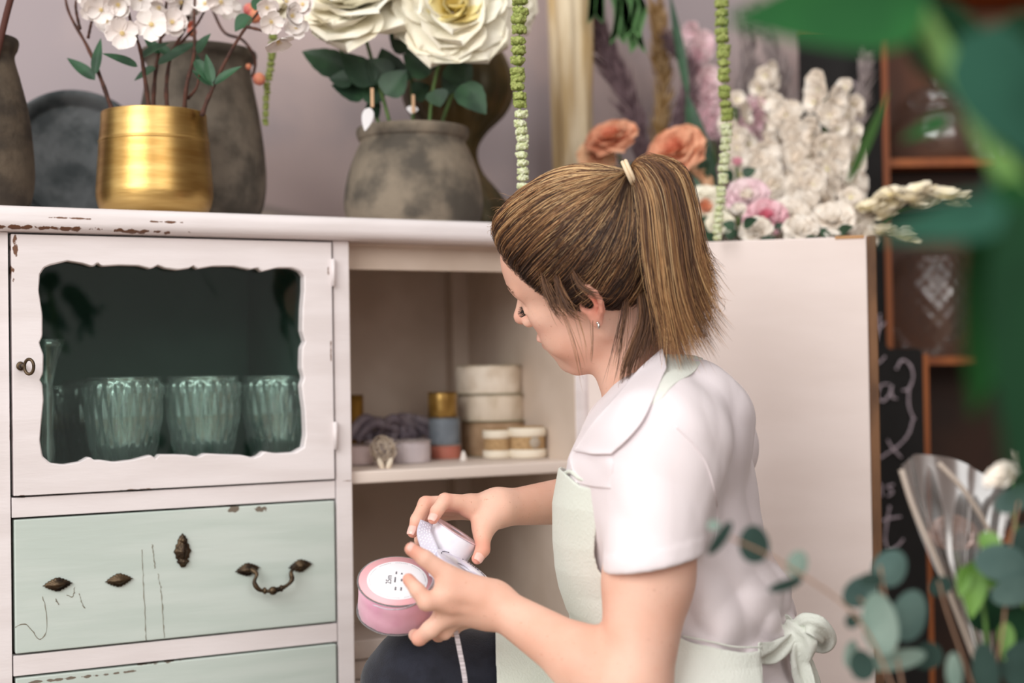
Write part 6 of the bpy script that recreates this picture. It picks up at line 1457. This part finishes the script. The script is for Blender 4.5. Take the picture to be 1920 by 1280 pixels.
# ------------------------------------------------------------------ foreground greenery
M_ph = mat('glossy_green_leaf', (36, 92, 44), (28, 74, 38), rough=.85, scale=14, spec=.2)
M_ph2 = mat('blue_green_leaf', (44, 88, 72), (32, 68, 54), rough=.85, scale=14, spec=.2)
M_ph3 = mat('dark_green_leaf_fore', (24, 60, 36), (18, 46, 28), rough=.85, scale=14, spec=.2)
M_phs = mat('light_green_stalk', (104, 146, 72), (86, 126, 60), rough=.5, scale=30)
vine = empty('vine', P(1690, -80, .68), 'out of focus trailing green plant hanging in the near top right corner', 'plant')
MB().tube(spline([P(1660, -90, .68), P(1700, -10, .68), P(1760, 90, .68), P(1822, 190, .67), P(1862, 280, .66), P(1930, 390, .66), P(2000, 500, .66)], 50), .0062, 12).build('stem', M_phs, vine, world=True)
def bigleaf(x0, y0, x1, y1, D, w, m, D1=None, tilt=(0, -1, .15), fold=.12, label=None):
    return leaf(vine, P(x0, y0, D), P(x1, y1, D1 or D), w * D / FPX, m, fold=fold, droop=.06, shape=.72, tilt=tilt, label=label)
bigleaf(1740, 10, 1362, 30, .66, 88, M_ph)
bigleaf(1760, -40, 1500, -40, .70, 80, M_ph3)
bigleaf(1700, 20, 1960, 260, .72, 78, M_ph3, .74)
bigleaf(1800, 70, 2010, 330, .64, 92, M_ph2, .66)
bigleaf(1900, 330, 1838, 790, .62, 92, M_ph, .64, tilt=(.3, -1, 0))
bigleaf(1890, 395, 1640, 440, .60, 44, M_ph2, .60)
bigleaf(1960, 360, 1920, 960, .60, 100, M_ph3, .60)
bigleaf(1880, 300, 1850, 470, .72, 26, M_ph2, .72)
bigleaf(1905, 20, 1985, 420, .70, 90, M_ph3, .72)
bigleaf(1780, 220, 1690, 262, .8, 16, M_ph, .8)
M_blade = mat('blade_green', (70, 112, 58), rough=.6)
leaf(vine, P(1588, 345, 1.12), P(1668, 175, 1.05), 10 * 1.1 / FPX, M_blade, tilt=(0, -1, 0), fold=.2)
M_eu = mat('eucalyptus_leaf', (88, 112, 106), (70, 94, 90), rough=.8, scale=20, spec=.3); M_eud = mat('eucalyptus_dark', (50, 72, 66), (40, 60, 54), rough=.8, scale=20, spec=.3); M_eup = mat('eucalyptus_pale', (140, 162, 152), (114, 138, 128), rough=.8, scale=20); M_bright = mat('fresh_green_leaf', (104, 146, 62), (84, 124, 48), rough=.5, scale=20)
M_eus = mat('eucalyptus_stem', (168, 134, 112), (140, 108, 86), rough=.7)
def euc(name, label, stems, leaves, group='eucalyptus branches in the near bucket'):
    e_ = empty(name, P(*stems[0][0]), label, 'branch', group)
    m_ = MB()
    for s_ in stems: m_.tube(spline([P(*t) for t in s_], 30), .0009, 8)
    m_.build('stem', M_eus, e_, world=True)
    for (cx_, cy_, rx, ry, ang, D, mm, tw) in leaves:
        c = P(cx_, cy_, D); sc_ = D / FPX; a = math.radians(ang); X = (CR * math.cos(a) + CU * math.sin(a)); Y = (-CR * math.sin(a) + CU * math.cos(a)); Nn = np.cross(X, Y)
        Y2 = Y * math.cos(tw) + Nn * math.sin(tw); th = np.linspace(0, 2 * PI, 28, endpoint=False); G = []
        for f in (0, .35, .7, 1): G.append([c + X * rx * sc_ * f * math.cos(t) + Y2 * ry * sc_ * f * math.sin(t) * (1 + .12 * math.sin(t)) - np.cross(X, Y2) * (.16 * f * f * rx * sc_ * math.cos(t) ** 2) for t in th])
        MB().grid(np.array(G), closed=True).build('leaf', mm, e_, world=True)
    return e_
DE = 1.05
euc('eucalyptus_branch', 'eucalyptus branch reaching left in front of her back, with two dark round leaves', [[(1690, 1330, DE), (1640, 1210, DE), (1590, 1140, DE), (1520, 1088, DE), (1440, 1040, DE), (1370, 1008, DE)]],
    [(1415, 1024, 29, 36, 8, DE, M_eud, 0), (1352, 1010, 38, 13, 55, DE, M_eud, .3), (1495, 1060, 20, 27, -10, DE, M_eup, .2), (1474, 1098, 34, 12, 18, DE, M_eud, .3), (1600, 1164, 16, 14, 40, DE, M_eud, 0), (1338, 985, 12, 10, 0, DE, M_eup, 0)])
euc('eucalyptus_branch', 'eucalyptus branch with large pale leaves in front of the worn door edge', [[(1700, 1330, DE + .02), (1680, 1220, DE + .02), (1660, 1120, DE + .02), (1650, 1060, DE + .02)], [(1668, 1180, DE + .02), (1610, 1120, DE + .02)]],
    [(1668, 1068, 32, 36, -30, DE + .02, M_eu, 0), (1615, 1112, 36, 30, 30, DE + .02, M_eu, .2), (1652, 1176, 34, 62, 12, DE, M_eup, .1), (1704, 1160, 34, 52, -8, DE + .03, M_eu, .2), (1634, 1088, 22, 14, 0, DE, M_eud, 0), (1618, 1250, 24, 30, 20, DE, M_eud, 0), (1680, 1240, 60, 22, 8, DE + .02, M_eup, .3), (1596, 1230, 14, 30, 0, DE + .03, M_eup, .3), (1740, 1232, 30, 26, 10, DE + .05, M_eud, 0)])
euc('eucalyptus_branch', 'eucalyptus branch at the right edge below the white flowers', [[(1850, 1330, DE + .05), (1880, 1180, DE + .05), (1890, 1050, DE + .05), (1910, 940, DE + .05)], [(1840, 1330, DE + .06), (1780, 1160, DE + .06), (1760, 1090, DE + .06)]],
    [(1906, 938, 42, 26, 20, DE + .05, M_eu, .2), (1880, 1060, 52, 36, -15, DE + .04, M_eu, .1), (1925, 1030, 30, 44, 0, DE + .05, M_eud, 0), (1905, 1110, 46, 30, 15, DE + .04, M_eu, .2), (1850, 1260, 26, 50, 10, DE + .04, M_eud, 0), (1790, 1262, 16, 38, 8, DE, M_eup, .2), (1915, 1250, 38, 46, -20, DE + .05, M_eud, 0), (1765, 1100, 24, 18, 20, DE + .06, M_eud, 0), (1912, 1180, 32, 40, 10, DE + .06, M_ph3, 0), (1850, 1150, 36, 40, 10, DE + .1, M_ph3, 0)])
fr_ = empty('leafy_sprig', P(1850, 1480, 1.12), 'bright fresh green leaves among the eucalyptus at the lower right', 'leaves')
MB().tube(spline([P(1850, 1480, 1.12), P(1850, 1200, 1.12), P(1830, 1060, 1.12)], 20), .0016, 8).build('stem', M_phs, fr_, world=True)
for q_ in ((1828, 1050, 1822, 1160, 26), (1850, 1060, 1900, 1120, 24), (1886, 1165, 1884, 1238, 17), (1838, 1000, 1880, 1040, 20), (1900, 1020, 1930, 1060, 20), (1812, 1060, 1800, 1120, 16)): leaf(fr_, P(q_[0], q_[1], 1.11), P(q_[2], q_[3], 1.10), q_[4] * 1.1 / FPX, M_bright, tilt=(0, -1, .2))
wf = empty('white_flower_sprig', P(1850, 1480, 1.14), 'small white flowers at the right edge above the eucalyptus', 'flower')
MB().tube(spline([P(1850, 1480, 1.14), P(1925, 1280, 1.14), P(1915, 1100, 1.14), P(1895, 900, 1.13)], 20), .0015, 8).build('stem', M_phs, wf, world=True)
M_wf = [M_stock[0], M_stock[0]]
put(rose_mesh(25 * 1.12 / FPX, 5, 5, .3), 'blossom', M_wf, wf, P(1908, 868, 1.12), CU); put(rose_mesh(36 * 1.12 / FPX, 6, 5, .8), 'blossom', M_wf, wf, P(1882, 900, 1.12), CU * .8 - CR * .5 + tocam(P(1882, 900, 1.12)) * .4); put(rose_mesh(22 * 1.12 / FPX, 8, 5, .7), 'blossom', M_wf, wf, P(1925, 1010, 1.12), CU)
# bouquet in clear wrap
bq = empty('wrapped_bouquet', P(1850, 1500, 1.20), 'pale pink flower wrapped in creased grey cellophane at the lower right', 'bouquet')
DC = 1.24
rows = [[(1688, 872, DC), (1720, 852, DC + .03), (1790, 862, DC + .06), (1868, 900, DC + .04), (1900, 960, DC)], [(1700, 930, DC - .01), (1740, 950, DC + .01), (1800, 950, DC + .02), (1850, 960, DC + .02), (1890, 1010, DC)],
        [(1738, 1030, DC - .02), (1768, 1040, DC), (1800, 1060, DC), (1840, 1070, DC), (1880, 1090, DC)], [(1790, 1140, DC - .02), (1805, 1140, DC - .01), (1820, 1150, DC), (1840, 1160, DC), (1870, 1170, DC)], [(1832, 1262, DC - .02), (1838, 1262, DC - .02), (1846, 1262, DC - .01), (1855, 1262, DC), (1866, 1262, DC)], [(1846, 1340, DC - .02), (1850, 1340, DC - .02), (1856, 1340, DC - .01), (1860, 1340, DC), (1868, 1340, DC)]]
R2 = [spline([P(*q) for q in r], 40) for r in rows]; G = spline(np.array(R2).reshape(len(R2), -1), 50).reshape(50, 40, 3); ii, jj = np.meshgrid(np.arange(50), np.arange(40), indexing='ij')
G[..., 1] += .008 * np.abs(np.sin(jj * .42 + ii * .04)) - .004; G[..., 0] += .003 * np.sin(jj * .42)
M_cel = glassy('cellophane', (176, 164, 156), 1.6, .35, base=.12, basecol=(150, 134, 124))
w_ = MB().grid(G).build('wrap', M_cel, bq, world=True)
for pts in ([(1690, 880, DC - .012), (1716, 960, DC - .02), (1760, 1060, DC - .03), (1806, 1180, DC - .03), (1836, 1262, DC - .03)], [(1760, 868, DC - .0), (1800, 910, DC - .005), (1835, 960, DC - .005), (1862, 1010, DC)]):
    q = spline([P(*t) for t in pts], 30); MB().tube(q, np.linspace(.0026, .0018, 30), 8).build('fold', mat('cellophane_fold', (176, 162, 150), rough=.3) if 'cellophane_fold' not in bpy.data.materials else bpy.data.materials['cellophane_fold'], bq, world=True)
put(rose_mesh(46 * 1.27 / FPX, 9, 6, .6), 'bloom', [mat('pale_blush', (232, 204, 196), rough=.7), bpy.data.materials['pale_blush']] if False else [mat('pale_blush', (232, 204, 196), rough=.7)] * 2, bq, P(1786, 1012, 1.27), CU + tocam(P(1786, 1012, 1.27)))
MB().tube(spline([P(1790, 1020, 1.27), P(1830, 1180, 1.26), P(1858, 1340, 1.24), P(1840, 1500, 1.20)], 24), .003, 8).build('stem', mat_green, bq, world=True)
bkz = P(1780, 1330, 1.12); bucket(bkz[0] + .01, 1.14, 0, .15, bkz[2] - .10, 'large zinc bucket on the floor holding the near eucalyptus')
